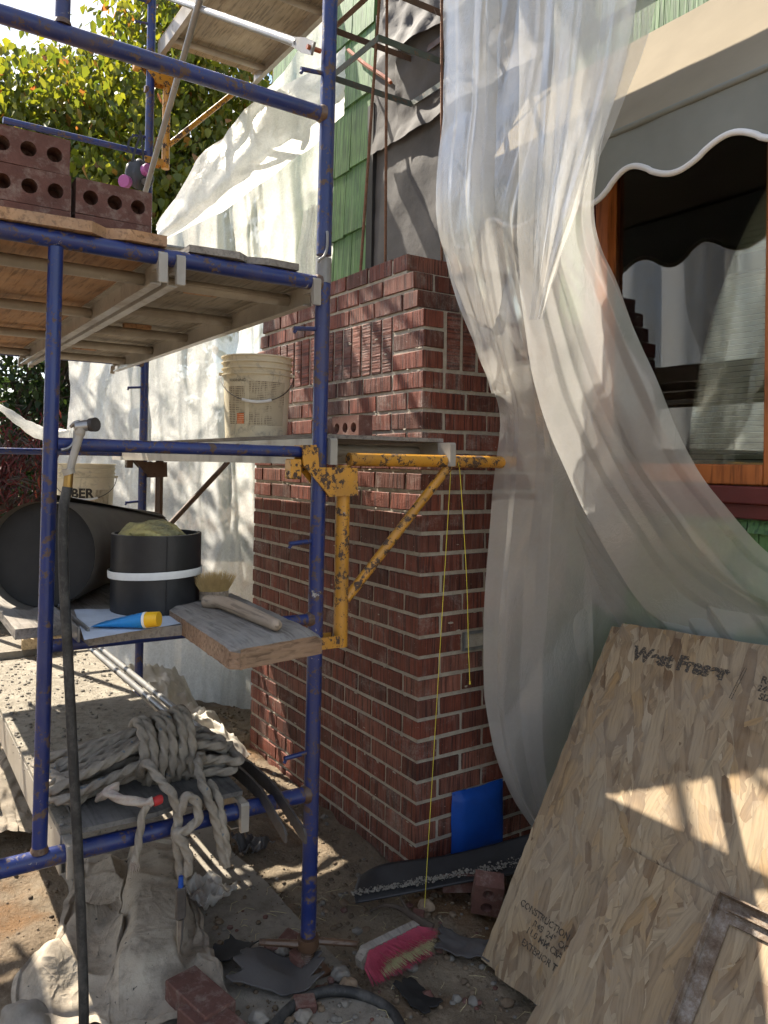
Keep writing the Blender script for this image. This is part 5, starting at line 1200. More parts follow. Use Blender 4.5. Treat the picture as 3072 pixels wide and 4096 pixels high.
o.location = (cb[0] - 0.006, cb[1] - 0.012, cb[2] + hc - 0.004); tag(o, 'yellowish round sponge sitting in the mouth of the black roll', 'sponge')
# printed sheet and sunscreen tube
zp = zr + 0.0245
cs = [on_z(160, 1318, zp), on_z(182, 1384, zp), on_z(410, 1345, zp), on_z(380, 1315, zp)]
Gp = np.zeros((12, 20, 3))
for i in range(12):
    for j in range(20):
        s = j / 19; q = i / 11; p = (np.array(cs[0]) * (1 - q) + np.array(cs[1]) * q) * (1 - s) + (np.array(cs[3]) * (1 - q) + np.array(cs[2]) * q) * s
        Gp[i, j] = p + np.array((0, 0, 0.0015 + 0.002 * abs(nz(s * 4, q * 4))))
o = MB().grid(Gp).build('printed_sheet', M['paper'], None, 180); tag(o, 'pale blue printed sheet under the blue tube', 'paper')
a0 = on_z(207, 1350, zp + 0.006); a1 = on_z(312, 1342, zp + 0.02); d_ = (a1 - a0); Lt = np.linalg.norm(d_); d_ /= Lt; sd = np.cross((0, 0, 1), d_); sd /= np.linalg.norm(sd); uu = np.cross(d_, sd)
t = thing('squeeze_tube', 'blue squeeze tube with a yellow cap lying on the printed sheet', 'tube', a0)
Gt = np.zeros((14, 29, 3))
for i in range(14):
    q = i / 13; hw_ = 0.024 * (1 - q) + 0.0185 * q; th = 0.0012 * (1 - q) + 0.0185 * q ** 0.8
    for j in range(29):
        a = 2 * math.pi * j / 28; Gt[i, j] = a0 + d_ * Lt * q + sd * math.cos(a) * hw_ + uu * (math.sin(a) * th) + np.array((0, 0, th * 0.15))
MB().grid(Gt).build('body', M['cyan'], t, 60)
ce = a1 + np.array((0, 0, 0.0185 * 0.15)); MB().tube([ce, ce + d_ * 0.006], 0.0188, 28).build('collar', M['white'], t, 60); MB().tube([ce + d_ * 0.006, ce + d_ * 0.036], [0.0182, 0.0172], 28).build('cap', M['yellow_cap'], t, 40)
st_ = MB()
for k in range(5):
    q0 = 0.30 + 0.13 * k
    G_ = np.zeros((2, 8, 3))
    for j in range(8):
        a = 0.75 + 0.9 * j / 7
        for i in range(2):
            q = q0 + 0.06 * i; hw_ = 0.024 * (1 - q) + 0.0185 * q; th = 0.0012 * (1 - q) + 0.0185 * q ** 0.8
            G_[i, j] = a0 + d_ * Lt * q + (sd * math.cos(a) * hw_ + uu * (math.sin(a) * th)) * 1.03 + np.array((0, 0, th * 0.15))
    st_.grid(G_)
st_.build('print', M['paper'], t, 60)
# long handled brush
zb_ = zk + 0.001
h0 = on_z(446, 1300, zb_ + 0.012); h1 = on_z(482, 1302, zb_ + 0.018); h2 = on_z(540, 1325, zb_ + 0.016); h3 = on_z(596, 1350, zb_ + 0.014)
t = thing('scrub_brush', 'wooden handled brush with tan bristles on the thick plank', 'brush', (h0[0], h0[1], zb_))
hp_ = spline([h0, h1, h2, h3], 8); MB().tube(hp_, [0.013 + (0.004 * math.sin(k / 24 * math.pi) if k > 4 else 0.004) for k in range(len(hp_))], 14).tube([h3, h3 + (h3 - h2) * 0.06, h3 + (h3 - h2) * 0.11], [0.0135, 0.011, 0.004], 14).build('handle', M['beech'], t, 80)
bc = on_z(462, 1283, zb_ + 0.02); bd = (h1 - h0) / np.linalg.norm(h1 - h0)
m = MB(); rb2 = random.Random(4)
sdv = np.cross(bd, (0, 0, 1)); sdv /= np.linalg.norm(sdv)
for k in range(900):
    a = rb2.uniform(0, 2 * math.pi); q = rb2.random() ** 0.5; ox, oy = math.cos(a) * q * 0.043, math.sin(a) * q * 0.026
    b0 = bc + bd * ox + sdv * oy + np.array((0, 0, 0.004)); tip = b0 + bd * ox * 0.75 + sdv * oy * 0.9 + np.array((0, 0, 0.060 * (1 - 0.25 * q * q) + rb2.uniform(-.004, .004)))
    w_ = 0.0011; m.add([b0 + bd * w_, b0 - bd * w_, b0 + sdv * w_, tip], [(0, 2, 3), (2, 1, 3), (1, 0, 3)])
m.build('bristles', M['bristle'], t, 0)
m = MB(); ring_ = []; 
for z_ in (0.0, 0.022):
    for k in range(24):
        a = 2 * math.pi * k / 24; ring_.append(bc + bd * math.cos(a) * 0.048 + sdv * math.sin(a) * 0.030 + np.array((0, 0, z_ - 0.014)))
m.add(ring_, [(k, (k + 1) % 24, 24 + (k + 1) % 24, 24 + k) for k in range(24)] + [tuple(range(24, 48)), tuple(range(23, -1, -1))]); m.build('head', M['beech'], t, 40)

# ================================================================== HOSE WITH NOZZLE
xh = 0.305
H = lambda u, v, x=xh: on_x(u, v, x)
t = thing('garden_hose', 'black rubber hose with metal spray nozzle hooked over the blue rung', 'hose', H(150, 1060))
hp_ = spline([H(146, 1052), H(137, 1110), H(138, 1250), H(147, 1420), H(157, 1620), H(168, 1830), H(177, 2040), H(181, 2180), H(179, 2320), H(170, 2480)], 8)
MB().tube(hp_, 0.0112, 14).build('hose', M['hose'], t, 60)
MB().tube([H(149, 1022), H(146, 1056)], [0.0098, 0.0105], 14).build('brass_fitting', M['brass'], t, 40)
nz_ = MB().tube(spline([H(150, 1028), H(155, 1000), H(166, 960), H(172, 938), H(172, 924)], 6), [0.0085] * 6 + [0.0088] * 6 + [0.0095] * 6 + [0.012] * 7, 12).build('nozzle', M['alu'], t, 50)
MB().tube([H(160, 922), H(172, 921), H(196, 918)], [0.010, 0.0125, 0.0125], 14).build('barrel', M['steel'], nz_, 50)
e1 = H(196, 918); e2 = H(207, 917, xh + 0.012); MB().tube([e1, e2], [0.0155, 0.0165], 18).build('spray_head', M['dark_steel'], nz_, 40)
MB().tube([H(146, 1012), H(150, 1024)], [0.0135, 0.0135], 12).build('swivel', M['alu'], nz_, 40)
MB().tube(spline([H(162, 930, xh - 0.02), H(160, 955, xh - 0.02), H(148, 968, xh - 0.022), H(132, 972, xh - 0.02)], 5), 0.004, 8).build('trigger', M['steel'], nz_, 60)
MB().tube(spline([H(153, 922, xh - .01), H(162, 913, xh), H(172, 911, xh)], 4), 0.004, 8).build('trigger_hinge', M['steel'], nz_, 60)

# ================================================================== ROPE
rp = random.Random(9); zd = 0.516; R_ = 0.0106
t = thing('rope_bundle', 'thick grey rope coiled and wrapped on the low plank', 'rope', (0.06, -0.95, zd))
yA, yB_ = -1.215, -0.71; off = []
for k in range(20):
    off.append((-0.115 + 0.0118 * k + rp.uniform(-.006, .006), rp.uniform(0, 1)))
rp.shuffle(off); path = []
for k, (ox, hz) in enumerate(off):
    ys_ = np.linspace(yA + rp.uniform(0, 0.06), yB_ - rp.uniform(0, 0.05), 9)
    if k % 2: ys_ = ys_[::-1]
    for y in ys_:
        c_ = 1 - abs((y - (yA + yB_) / 2) / ((yB_ - yA) / 2)); pin = 1 - 0.45 * c_; e = 1 - c_
        zc_ = zd + R_ + (0.115 * (0.1 + 0.9 * hz)) * (0.55 + 0.45 * c_) + 0.02 * c_
        path.append((0.055 + ox * pin + 0.02 * math.sin(y * 7 + k), y, zc_ + 0.006 * nz(y * 5, k)))
MB().tube(spline(path, 20), R_, 18, lobes=3, la=0.24, twist=48).build('coil', M['rope'], t, 180)
wr = []
for k in range(16 * 6 + 1):
    a = 2 * math.pi * k / 16; y = -0.985 + 0.155 * k / (16 * 6)
    wr.append((0.058 + 0.088 * math.cos(a), y + 0.006 * math.sin(a * .5), zd + 0.088 + (0.075 + 0.02 * (k / 96)) * math.sin(a)))
MB().tube(spline(wr, 8), R_ * 1.12, 18, lobes=3, la=0.24, twist=48).build('wrapping', M['rope'], t, 180)
Xt = lambda u, v, x=0.292: on_x(u, v, x)
def tail(pts, r=R_, mat='rope', nm='tail', tw=48): return MB().tube(spline(pts, 20), r, 18, lobes=3, la=0.24, twist=tw).build(nm, M[mat], t, 180)
tail([(0.13, -0.99, zd + 0.06), Xt(318, 1650, .2), Xt(345, 1685, .25), Xt(372, 1718), Xt(385, 1760), Xt(380, 1800), Xt(385, 1840), Xt(392, 1890), Xt(396, 1905)])
tail([Xt(386, 1762, .30), Xt(402, 1722, .30), Xt(424, 1732, .305), Xt(428, 1768, .31), Xt(408, 1790, .312), Xt(384, 1800, .315), Xt(400, 1830, .315), Xt(408, 1860, .312), Xt(404, 1890, .31)])
tail([(0.12, -0.80, zd + 0.05), Xt(428, 1640, .18), Xt(432, 1680, .24), Xt(446, 1715, .275), Xt(462, 1760), Xt(474, 1810), Xt(484, 1866)])
tail([Xt(452, 1690, .22), Xt(470, 1720, .27), Xt(482, 1780, .295), Xt(490, 1830, .295), Xt(489, 1872)], R_ * 0.9)
tail([(0.16, -1.10, zd + 0.03), Xt(250, 1700, .235), Xt(232, 1712, .245), Xt(262, 1725, .275), Xt(312, 1735, .285), Xt(330, 1728, .287)], R_ * 0.95, 'fray', 'frayed_end', 30)
tail([Xt(318, 1738, .288), Xt(308, 1760, .29), Xt(302, 1800, .29), Xt(296, 1842, .29), Xt(290, 1862, .29)], R_ * 0.8, 'rope')
m = MB(); e0 = Xt(291, 1856, .29)
for k in range(70):
    d = Vector((rp.uniform(-.008, .008), rp.uniform(-.010, .012), -rp.uniform(.02, .045))); q = e0 + np.array((rp.uniform(-.008, .008), rp.uniform(-.009, .009), 0)); w_ = 0.0007
    m.add([q + np.array((w_, 0, 0)), q + np.array((-w_, w_, 0)), q + np.array((0, -w_, 0)), q + np.array(d)], [(0, 1, 3), (1, 2, 3), (2, 0, 3)])
m.build('frayed_fibres', M['fray'], t, 0)
MB().tube([Xt(331, 1733, .287), Xt(345, 1727, .286), Xt(350, 1726, .286)], [0.011, 0.012, 0.010], 8).build('red_tape', M['red_tape'], t, 60)
# tool hanging from the rope
t2 = thing('hand_tool', 'narrow steel tool with a blue grip hanging from the rope end', 'tool', Xt(391, 1950, .31))
MB().tube([Xt(391, 1893, .31), Xt(390, 1922, .31)], [0.006, 0.0075], 8).build('blue_grip', M['blue_tape'], t2, 50)
m = MB(); a_ = Xt(391, 1916, .312); b_ = Xt(389, 1985, .312)
m.box((a_[0] - .007, a_[1] - .012, b_[2]), (a_[0] + .007, a_[1] + .012, a_[2]), bev=0.003); m.build('body', M['dark_steel'], t2, 30)
a_ = Xt(390, 1985, .312); b_ = Xt(387, 2060, .31); MB().tube([a_, a_ + (b_ - a_) * .6, b_], [0.009, 0.007, 0.0015], 6).build('blade', M['steel'], t2, 30)

# ================================================================== OTHER ITEMS ON THE LOW PLANK
p = on_z(60, 1415, zd); slab('rubber_mat', 'grey slab edged board at the far end of the low plank', 'board', [(p[0] - 0.30, -1.24), (p[0] + 0.02, -1.235), (p[0] + 0.03, -1.02), (p[0] - 0.02, -0.90), (p[0] - 0.28, -0.88)], zd, zd + 0.03, M['concrete'])
p = on_z(95, 1400, zd + 0.03); slab('wood_block', 'ochre wood block on the grey slab behind the blue leg', 'wood block', [(p[0] - 0.09, p[1] - 0.08), (p[0], p[1] - 0.09), (p[0] + 0.005, p[1] + 0.10), (p[0] - 0.085, p[1] + 0.11)], zd + 0.031, zd + 0.075, M['new_wood'])
slab('wood_block', 'pale split wood piece stacked on the ochre block', 'wood block', [(p[0] - 0.10, p[1] - 0.04), (p[0] - 0.03, p[1] - 0.05), (p[0] - 0.02, p[1] + 0.09), (p[0] - 0.09, p[1] + 0.10)], zd + 0.0755, zd + 0.12, M['new_wood'])
cr = MB(); rr = random.Random(31)
for k in range(1500):
    x = rr.uniform(XF + 0.1, XN - 0.05); y = rr.uniform(-1.235, -0.755)
    if rr.random() > 0.5 + 0.5 * nz(x * 4, y * 6): continue
    r = 0.002 + 0.007 * rr.random() ** 4; v_, f_ = lump(r, k * .7, 0, 0.6); cr.add([(a + x, b + y, c + zd + r * .2) for a, b, c in v_], f_)
o = cr.build('mortar_crumbs', M['cement'], None, 0); tag(o, 'mortar crumbs scattered over the low plank', 'crumbs', None, 'stuff')
for k, (y, xe, lab) in enumerate(((-0.705, 0.40, 'folded brace tube along the low plank, inner of two flattened ends'), (-0.665, 0.43, 'folded brace tube along the low plank, outer of two flattened ends'))):
    tb = thing('folded_brace', lab, 'cross brace', (0.25, y, 0.50), 'tube cross braces')
    z = 0.506
    MB().tube([(XF + 0.2, y - 0.02, z), (0.02, y, z)], 0.0125, 12).build('tube', M['galv'], tb, 60)
    m = MB(); secs = [(0.02, z, 0.012, 0.012), (0.10, z + 0.004, 0.004, 0.019), (0.20, z + 0.002, 0.003, 0.019), (0.27, z - 0.004, 0.003, 0.018), (xe, z - 0.05, 0.003, 0.017), (xe + 0.012, z - 0.057, 0.003, 0.010)]; v_ = []
    for (x, zc_, hy, hz) in secs:
        for (sy, sz_) in ((-1, -1), (1, -1), (1, 1), (-1, 1)): v_.append((x, y + sy * hy, zc_ + sz_ * hz))
    f_ = [(i * 4 + k2, i * 4 + (k2 + 1) % 4, (i + 1) * 4 + (k2 + 1) % 4, (i + 1) * 4 + k2) for i in range(len(secs) - 1) for k2 in range(4)] + [(3, 2, 1, 0), tuple(range(len(v_) - 4, len(v_)))]
    m.add(v_, f_).build('flat_end', M['dark_steel'], tb, 30)
slab('plywood_scrap', 'dark plywood scrap under the rope at the plank end', 'board', [(0.262, -1.17), (0.27, -0.99), (0.255, -0.93), (0.265, -0.76), (0.02, -0.75), (0.0, -1.16)], zd + 0.0005, zd + 0.012, M['ply_dark'])

# ================================================================== CLOTHS ON THE GROUND
def cloth(name, label, outline, hfun, n=110, seed=0, mat='canvas'):
    """outline: four corner ground points (a,b,c,d); hfun gives drape height"""
    a, b, c_, d = [np.array(p, float) for p in outline]; Gc = np.zeros((n, n, 3))
    for i in range(n):
        for j in range(n):
            s = j / (n - 1); q = i / (n - 1); p = (a * (1 - s) + b * s) * (1 - q) + (d * (1 - s) + c_ * s) * q
            e = min(s, 1 - s, q, 1 - q)
            x = p[0] + 0.06 * nz(s * 3 + seed, q * 3, 1) + 0.018 * nz(s * 11, q * 11, seed); y = p[1] + 0.06 * nz(s * 3, q * 3 + seed, 5) + 0.018 * nz(s * 11, q * 11, seed + 7)
            wx = x + 0.10 * nz(x * 2.3, y * 2.3, seed); wy = y + 0.10 * nz(x * 2.3, y * 2.3, seed + 9); fold = 0.0
            for (th, kf, am) in ((0.5, 8.0, 0.022), (1.25, 11.0, 0.016), (2.3, 14.0, 0.012)):
                w_ = math.sin(kf * (wx * math.cos(th) + wy * math.sin(th)) + 2.5 * nz(wx * 3, wy * 3, th + seed)); fold += am * (1 - abs(w_)) ** 2.4 * max(0, 0.5 + 1.4 * nz(x * 4, y * 4, th * 3 + seed))
            z = hfun(x, y, s, q) + min(1, e * 9) * (3.4 if s < 0.5 else (1.0 if s < 0.9 else 2.5)) * fold + 0.003 * fbm(x * 14, y * 14, 2, 2) + 0.012 * (e < 0.03)
            Gc[i, j] = (x, y, z)
    o = MB().grid(Gc).build(name, M[mat], None, 180); return tag(o, label, 'cloth', 'canvas drop cloths')
ca, cb_, cc_, cd_ = on_z(180, 1850, 0), on_z(395, 1850, 0), on_z(500, 2215, 0), on_z(30, 2205, 0)
def hcloth(x, y, s, q):
    rid = math.exp(-((s - 0.62 + 0.12 * q) / 0.17) ** 2)
    box = 1 / (1 + math.exp((abs(s - 0.70 + 0.05 * q) - 0.15) * 75)) / (1 + math.exp((q - 0.80) * 30))
    return -0.012 + 0.070 * box + 0.0 * rid + 0.02 * math.exp(-((s - 0.12) / 0.1) ** 2 - ((q - 0.8) / 0.15) ** 2) + 0.04 * math.exp(-((s - 0.95) / 0.08) ** 2 - ((q - 0.78) / 0.12) ** 2)
cloth('drop_cloth', 'stained canvas drop cloth bunched below the hanging rope', (ca, cb_, cc_, cd_), hcloth, 150, 2.0)
e1, e2, e3, e4 = on_z(-60, 1640, 0.05), on_z(95, 1600, 0.05), on_z(85, 1790, 0.02), on_z(-90, 1830, 0.02)
cloth('drop_cloth', 'sunlit canvas heap left of the low plank', (e1, e2, e3, e4), lambda x, y, s, q: 0.0 + 0.16 * math.sin(math.pi * min(1, max(0, s))) * math.sin(math.pi * min(1, max(0, q * 0.9 + 0.05))), 80, 6.0)

# ================================================================== BLACK TROUGH, SCRAPS, SCRUB BRUSH, RUBBLE
tr = [[(775, 1893, 2.50), (830, 1866, 2.52), (960, 1848, 2.57), (1060, 1825, 2.62), (1165, 1795, 2.67)],
      [(765, 1925, 2.44), (860, 1905, 2.47), (960, 1885, 2.51), (1060, 1863, 2.56), (1168, 1838, 2.61)],
      [(768, 1951, 2.405), (860, 1934, 2.43), (960, 1914, 2.46), (1060, 1896, 2.50), (1168, 1876, 2.55)]]
Gt = loft([[atd(*p) for p in r] for r in tr], 40, 16); Nn = normals(Gt)
o = MB().grid(Gt + Nn * 0.004).build('plastic_trough', M['black_plastic'], None, 180); md = o.modifiers.new('thickness', 'SOLIDIFY'); md.thickness = 0.005; tag(o, 'black plastic trough leaning at the foot of the chimney', 'trough')
sm = MB()
for k in range(900):
    s = rr.random(); q = 0.62 + 0.3 * rr.random() ** 0.6 * (0.4 + 0.6 * s); p = Gt[min(15, int(q * 15))][min(39, int(s * 39))] + np.array((rr.uniform(-.008, .008), rr.uniform(-.008, .008), 0.004)); nn = Nn[min(15, int(q * 15))][min(39, int(s * 39))]
    sg = 1 if np.dot(nn, CAM - p) > 0 else -1; p = p + nn * sg * 0.005
    r = 0.0012 + 0.004 * rr.random() ** 3; v_, f_ = lump(r, k, 0); sm.add([(a + p[0], b + p[1], c + p[2]) for a, b, c in v_], f_)
o = sm.build('sand', M['cement'], None, 0); tag(o, 'pale sand and grit caught along the black trough', 'sand', None, 'stuff')
def scrap(label, u, v, w, h, rz, seed, mat='tar', lift=0.02, name='felt_scrap', cat='felt scrap', fq=9.0):
    p = on_z(u, v, -0.02); n = 30; Gs = np.zeros((n, n, 3)); c_, s_ = math.cos(rz), math.sin(rz)
    for i in range(n):
        for j in range(n):
            a = (j / (n - 1) - .5) * w * (1 + .35 * nz(i * .15, seed)); b = (i / (n - 1) - .5) * h * (1 + .35 * nz(j * .15, seed + 5))
            x = p[0] + a * c_ - b * s_; y = p[1] + a * s_ + b * c_
            base = max(gz(x, y), -0.018 if -1.02 < y < -0.45 else -9)
            Gs[i, j] = (x, y, base + 0.010 + lift * (0.5 + nz(a * fq + seed, b * fq) + (0.6 * nz(a * fq * 2.1, b * fq * 2.1, seed) if fq > 10 else 0)) + lift * 1.2 * (a / w) ** 2 * 2)
    o = MB().grid(Gs).build(name, M[mat], None, 180); md = o.modifiers.new('thickness', 'SOLIDIFY'); md.thickness = 0.003; return tag(o, label, cat, 'scraps lying on the ground')
scrap('large curled black felt scrap left of the screw jack', 600, 2120, 0.22, 0.14, rad(55), 1.0, 'tar', 0.035)
scrap('small black felt scrap poking from under the drop cloth', 500, 2075, 0.10, 0.09, rad(20), 2.0, 'tar_black', 0.03)
scrap('triangular felt scrap between the pink brush and the board', 1005, 2040, 0.16, 0.11, rad(40), 3.0, 'tar', 0.015)
scrap('thin felt scrap half buried in front of the pink brush', 905, 2140, 0.12, 0.08, rad(10), 4.0, 'tar_black', 0.008)
scrap('crumpled dark bag on the edge of the concrete strip', 545, 1830, 0.11, 0.10, rad(30), 5.0, 'tar', 0.035, 'crumpled_bag', 'bag', 30.0)
scrap('crinkled clear bag behind the hanging rope', 455, 1945, 0.14, 0.13, rad(15), 6.0, 'film', 0.03, 'crumpled_bag', 'bag', 32.0)
# pink scrub brush lying on its side
q0 = on_z(798, 2092, 0.02); q1 = on_z(905, 2030, 0.03)
ax = np.array((q1[0] - q0[0], q1[1] - q0[1], 0)); ax /= np.linalg.norm(ax); fw_ = np.array((ax[1], -ax[0], 0)); fw_ = fw_ if np.dot(fw_[:2], CAM[:2] - q0[:2]) > 0 else -fw_
bdir = fw_ * 0.80 + np.array((0, 0, -0.25)) + ax * 0.3; bdir /= np.linalg.norm(bdir); upv = np.cross(bdir, ax); upv = upv / np.linalg.norm(upv); upv = upv if upv[2] > 0 else -upv
L_, Wd = 0.19, 0.068; c0 = np.array((q0[0], q0[1], 0.032)) + ax * 0.095 - fw_ * 0.02
t = thing('scrub_brush', 'pink and cream block brush lying on the ground by the jack', 'brush', (c0[0], c0[1], -0.03))
m = MB(); b_ = [(-L_ / 2, -Wd / 2), (L_ / 2, -Wd / 2), (L_ / 2 + .012, 0), (L_ / 2, Wd / 2), (-L_ / 2, Wd / 2), (-L_ / 2 - .012, 0)]
m.prism(b_, c0 - bdir * 0.022, ax, upv, bdir, 0.022); m.build('block', M['plank'], t, 30)
for nm, mt, k0 in (('pink_bristles', 'pink_bristle', 0), ('cream_bristles', 'cream_bristle', 1)):
    m = MB()
    for k in range(1500 if k0 == 0 else 1000):
        a = rr.uniform(-1, 1); b = rr.uniform(-1, 1); inner = abs(b + 0.1) < 0.52 and a > -0.72
        if inner != bool(k0): continue
        p = c0 + ax * a * L_ * .48 + upv * b * Wd * .46; tip = p + bdir * (0.052 + rr.uniform(-.006, .004)) + ax * a * 0.016 + upv * b * 0.016 + np.array((rr.uniform(-.004, .004), rr.uniform(-.004, .004), rr.uniform(-.004, .003)))
        w_ = 0.0013; m.add([p + ax * w_, p - ax * w_, p + upv * w_, tip + ax * .0005, tip - ax * .0005], [(0, 2, 3), (2, 4, 3), (2, 1, 4), (1, 0, 3, 4)])
    m.build(nm, M[mt], t, 0)
# ground hose
gp = [on_z(570, 2260, -0.02), on_z(600, 2205, -0.01), on_z(655, 2158, -0.005), on_z(720, 2140, -0.005), on_z(790, 2152, -0.01), on_z(845, 2185, -0.015), on_z(875, 2240, -0.02), on_z(900, 2320, -0.02)]
gp[0][2] = gp[-1][2] = -0.02
o = MB().tube(spline(gp, 8), 0.0135, 14).build('ground_hose', M['hose'], None, 60); tag(o, 'black hose arching over the ground at the bottom edge', 'hose')
# root
o = MB().tube(spline([on_z(935, 2005, 0.005), on_z(900, 1985, 0.015), on_z(870, 1965, 0.005), on_z(835, 1955, 0.01), on_z(800, 1968, -0.02)], 6), [0.013 - 0.00038 * k for k in range(25)], 8).tube(spline([on_z(888, 1978, 0.01), on_z(868, 1945, 0.015), on_z(858, 1930, 0)], 5), [0.006 - 0.0004 * k for k in range(11)], 6).build('tree_root', M['bark'], None, 60); tag(o, 'gnarled brown root sticking out of the soil under the trough', 'root')
for (u, v, r, mt, lab) in ((920, 1945, 0.026, 'tan_stone', 'rounded tan pebble beside the tipped half brick'), (360 , 1905, 0.030, 'cement', 'chunk of dried mortar lying on the drop cloth'), (752, 2125, 0.022, 'tan_stone', 'flat brown stone just under the pink brush'),
                           (735, 2105, 0.026, 'cement', 'white mortar lump right of the screw jack'), (95, 2160, 0.055, 'tan_stone', 'large brown rock at the lower left corner'), (55, 2215, 0.07, 'stone', 'mossy boulder cut by the bottom left edge'),
                           (165, 2050, 0.035, 'cement', 'porous grey stone left of the black hose'), (610, 2055, 0.020, 'stone', 'small grey stone beside the brick chips'), (655, 2195, 0.022, 'stone', 'grey pebble inside the arch of the ground hose'), (560, 2200, 0.024, 'cement', 'pale lump in front of the curled felt')):
    p = on_z(u, v, -0.01); v_, f_ = lump(r, u * .013, 3, 0.7); v_ = [tuple(Vector(p_) * (1 + 0.10 * fbm(p_[0] * 2.2 / r, p_[1] * 2.2 / r, p_[2] * 2.2 / r + u, 3))) for p_ in v_]; zz = max(gz(p[0], p[1]), -0.018 if -1.02 < p[1] < -0.45 else -9) + r * 0.35 + (0.05 if v == 1905 else 0)
    o = MB().add(v_, f_).build('rubble_stone', M[mt], None, 60); o.location = (p[0], p[1], zz); tag(o, lab, 'stone', 'stones and lumps on the ground')
for (u, v, rz, sx, lab) in ((625, 2030, 0.4, 0.06, 'red brick chip behind the curled felt scrap'), (590, 2042, 1.0, 0.045, 'dark red brick chip next to the clear bag'), (655, 2070, 0.2, 0.07, 'broken brick end touching the screw jack'), (660, 2165, 1.2, 0.05, 'orange brick fragment under the screw jack'), (905, 1960, 0.8, 0.04, 'small brick chip beside the tan pebble')):
    p = on_z(u, v, 0.0); m = MB(); v_, f_ = bev_box(-sx / 2, -sx * .38, -sx * .3, sx / 2, sx * .38, sx * .3, sx * .06); v_ = [(a + .2 * sx * nz(a * 40, b * 40, rz), b + .2 * sx * nz(b * 40, c * 40, rz + 3), c + .15 * sx * nz(c * 40, a * 40, 2)) for a, b, c in v_]
    o = m.add(v_, f_).build('brick_chip', M['brick_body'], None, 0); o.location = (p[0], p[1], max(gz(p[0], p[1]), -0.018 if -1.02 < p[1] < -0.45 else -9) + sx * .28); o.rotation_euler = (0.15, 0.1, rz); tag(o, lab, 'brick chip', 'brick chips on the ground')
rub = MB()
for k in range(420):
    x = rr.uniform(-0.1, 0.95); y = rr.uniform(-1.0, 0.05); r = 0.005 + 0.014 * rr.random() ** 2.5
    if nz(x * 3, y * 3, 4) < -0.05 and rr.random() < 0.7: continue
    z = max(gz(x, y), -0.018 if -1.02 < y < -0.45 else -9) + r * 0.3; v_, f_ = lump(r, k * .91, 1, rr.uniform(.4, .8)); rub.add([(a + x, b + y, c + z) for a, b, c in v_], f_, rr.choice((0, 0, 1, 1, 2)))
o = rub.build('rubble', [M['cement'], M['tan_stone'], M['brick_body']], None, 30); tag(o, 'mortar bits and brick crumbs around the screw jack', 'rubble', None, 'stuff')
tw = MB()
for k in range(160):
    x = rr.uniform(-0.2, 1.1); y = rr.uniform(-1.1, 0.0); z = max(gz(x, y), -0.018 if -1.02 < y < -0.45 else -9) + 0.004; a = rr.uniform(0, 6.28); L2 = rr.uniform(.015, .06)
    tw.tube([(x, y, z), (x + L2 * .5 * math.cos(a), y + L2 * .5 * math.sin(a), z + .006), (x + L2 * math.cos(a + .3), y + L2 * math.sin(a + .3), z)], 0.0008, 4)
o = tw.build('straw_litter', M['cream_bristle'], None, 0); tag(o, 'dry straw bits and twigs littering the soil', 'litter', None, 'stuff')

# ================================================================== STRAND BOARDS AND RUSTY FRAME
BL = np.array((0.513, -0.112, -0.03)); TLc = np.array((0.44, 0.528, 0.862)); ey = (TLc - BL); Hs = np.linalg.norm(ey); ey /= Hs
ex = np.array((1, 0, 0)) - ey * ey[0]; ex /= np.linalg.norm(ex); ez = np.cross(ex, ey)     # ez faces the camera side
def sheet(name, label, org, ex, ey, ez, w, h, th=0.011, chip=True):
    m = MB(); nn = 40; pts = []
    rs_ = random.Random(int(w * 1000)); j_ = lambda a: (rs_.uniform(-a, a))
    for k in range(nn): pts.append((w * k / nn, j_(.002)))
    for k in range(nn): pts.append((w + j_(.002), h * k / nn))
    for k in range(nn): pts.append((w - w * k / nn, h + j_(.002)))
    for k in range(nn): pts.append((j_(.0025), h - h * k / nn))
    if chip: pts[0] = (0.02, 0.018); pts[-1] = (0.004, 0.05)
    n = len(pts); v = [(x, y, 0) for x, y in pts] + [(x, y, th) for x, y in pts]
    m.add(v, [tuple(range(n - 1, -1, -1)), tuple(range(n, 2 * n))], 0); m.add(v, [(i, (i + 1) % n, n + (i + 1) % n, n + i) for i in range(n)], 1)
    o = m.build(name, [M['osb'], M['osb_edge']], None, 0)
    o.matrix_world = Matrix(((ex[0], ey[0], ez[0], org[0]), (ex[1], ey[1], ez[1], org[1]), (ex[2], ey[2], ez[2], org[2]), (0, 0, 0, 1)))
    return tag(o, label, 'strand board', 'strand boards leaning on the wall')
s0 = sheet('strand_board', 'rearmost strand board, a thin edge showing behind the lettered one', BL - ez * 0.013 - ex * 0.045 + ey * 0.01, ex, ey, ez, 1.2, Hs - 0.02, chip=False)
s1_ = sheet('strand_board', 'large lettered strand board leaning against the wall', BL, ex, ey, ez, 1.25, Hs)
def stamp(parent, body, size, x, y, ang, mat='ink', bold=0.0, sx=1.0):
    v, f = text_mesh(body, size, bold); o = MB().add([(a * sx, b, 0) for a, b, c in v], f).build('lettering', M[mat], parent, 0, local=True)
    o.location = (x, y, 0.0122); o.rotation_euler = (0, 0, rad(ang)); return o
def loc_on(u, v): p = on_plane(u, v, BL + ez * 0.0115, ez) - BL; return float(np.dot(p, ex)), float(np.dot(p, ey))
xa, ya = loc_on(1360, 1418); xc_, yc_ = loc_on(1575, 1467)
ang = math.degrees(math.atan2(yc_ - ya, xc_ - xa)); sz_ = math.hypot(xc_ - xa, yc_ - ya)
stamp(s1_, 'West Fraser', sz_ / 5.3, (xa + xc_) / 2, (ya + yc_) / 2 - 0.006, ang, 'ink', 0.0035)
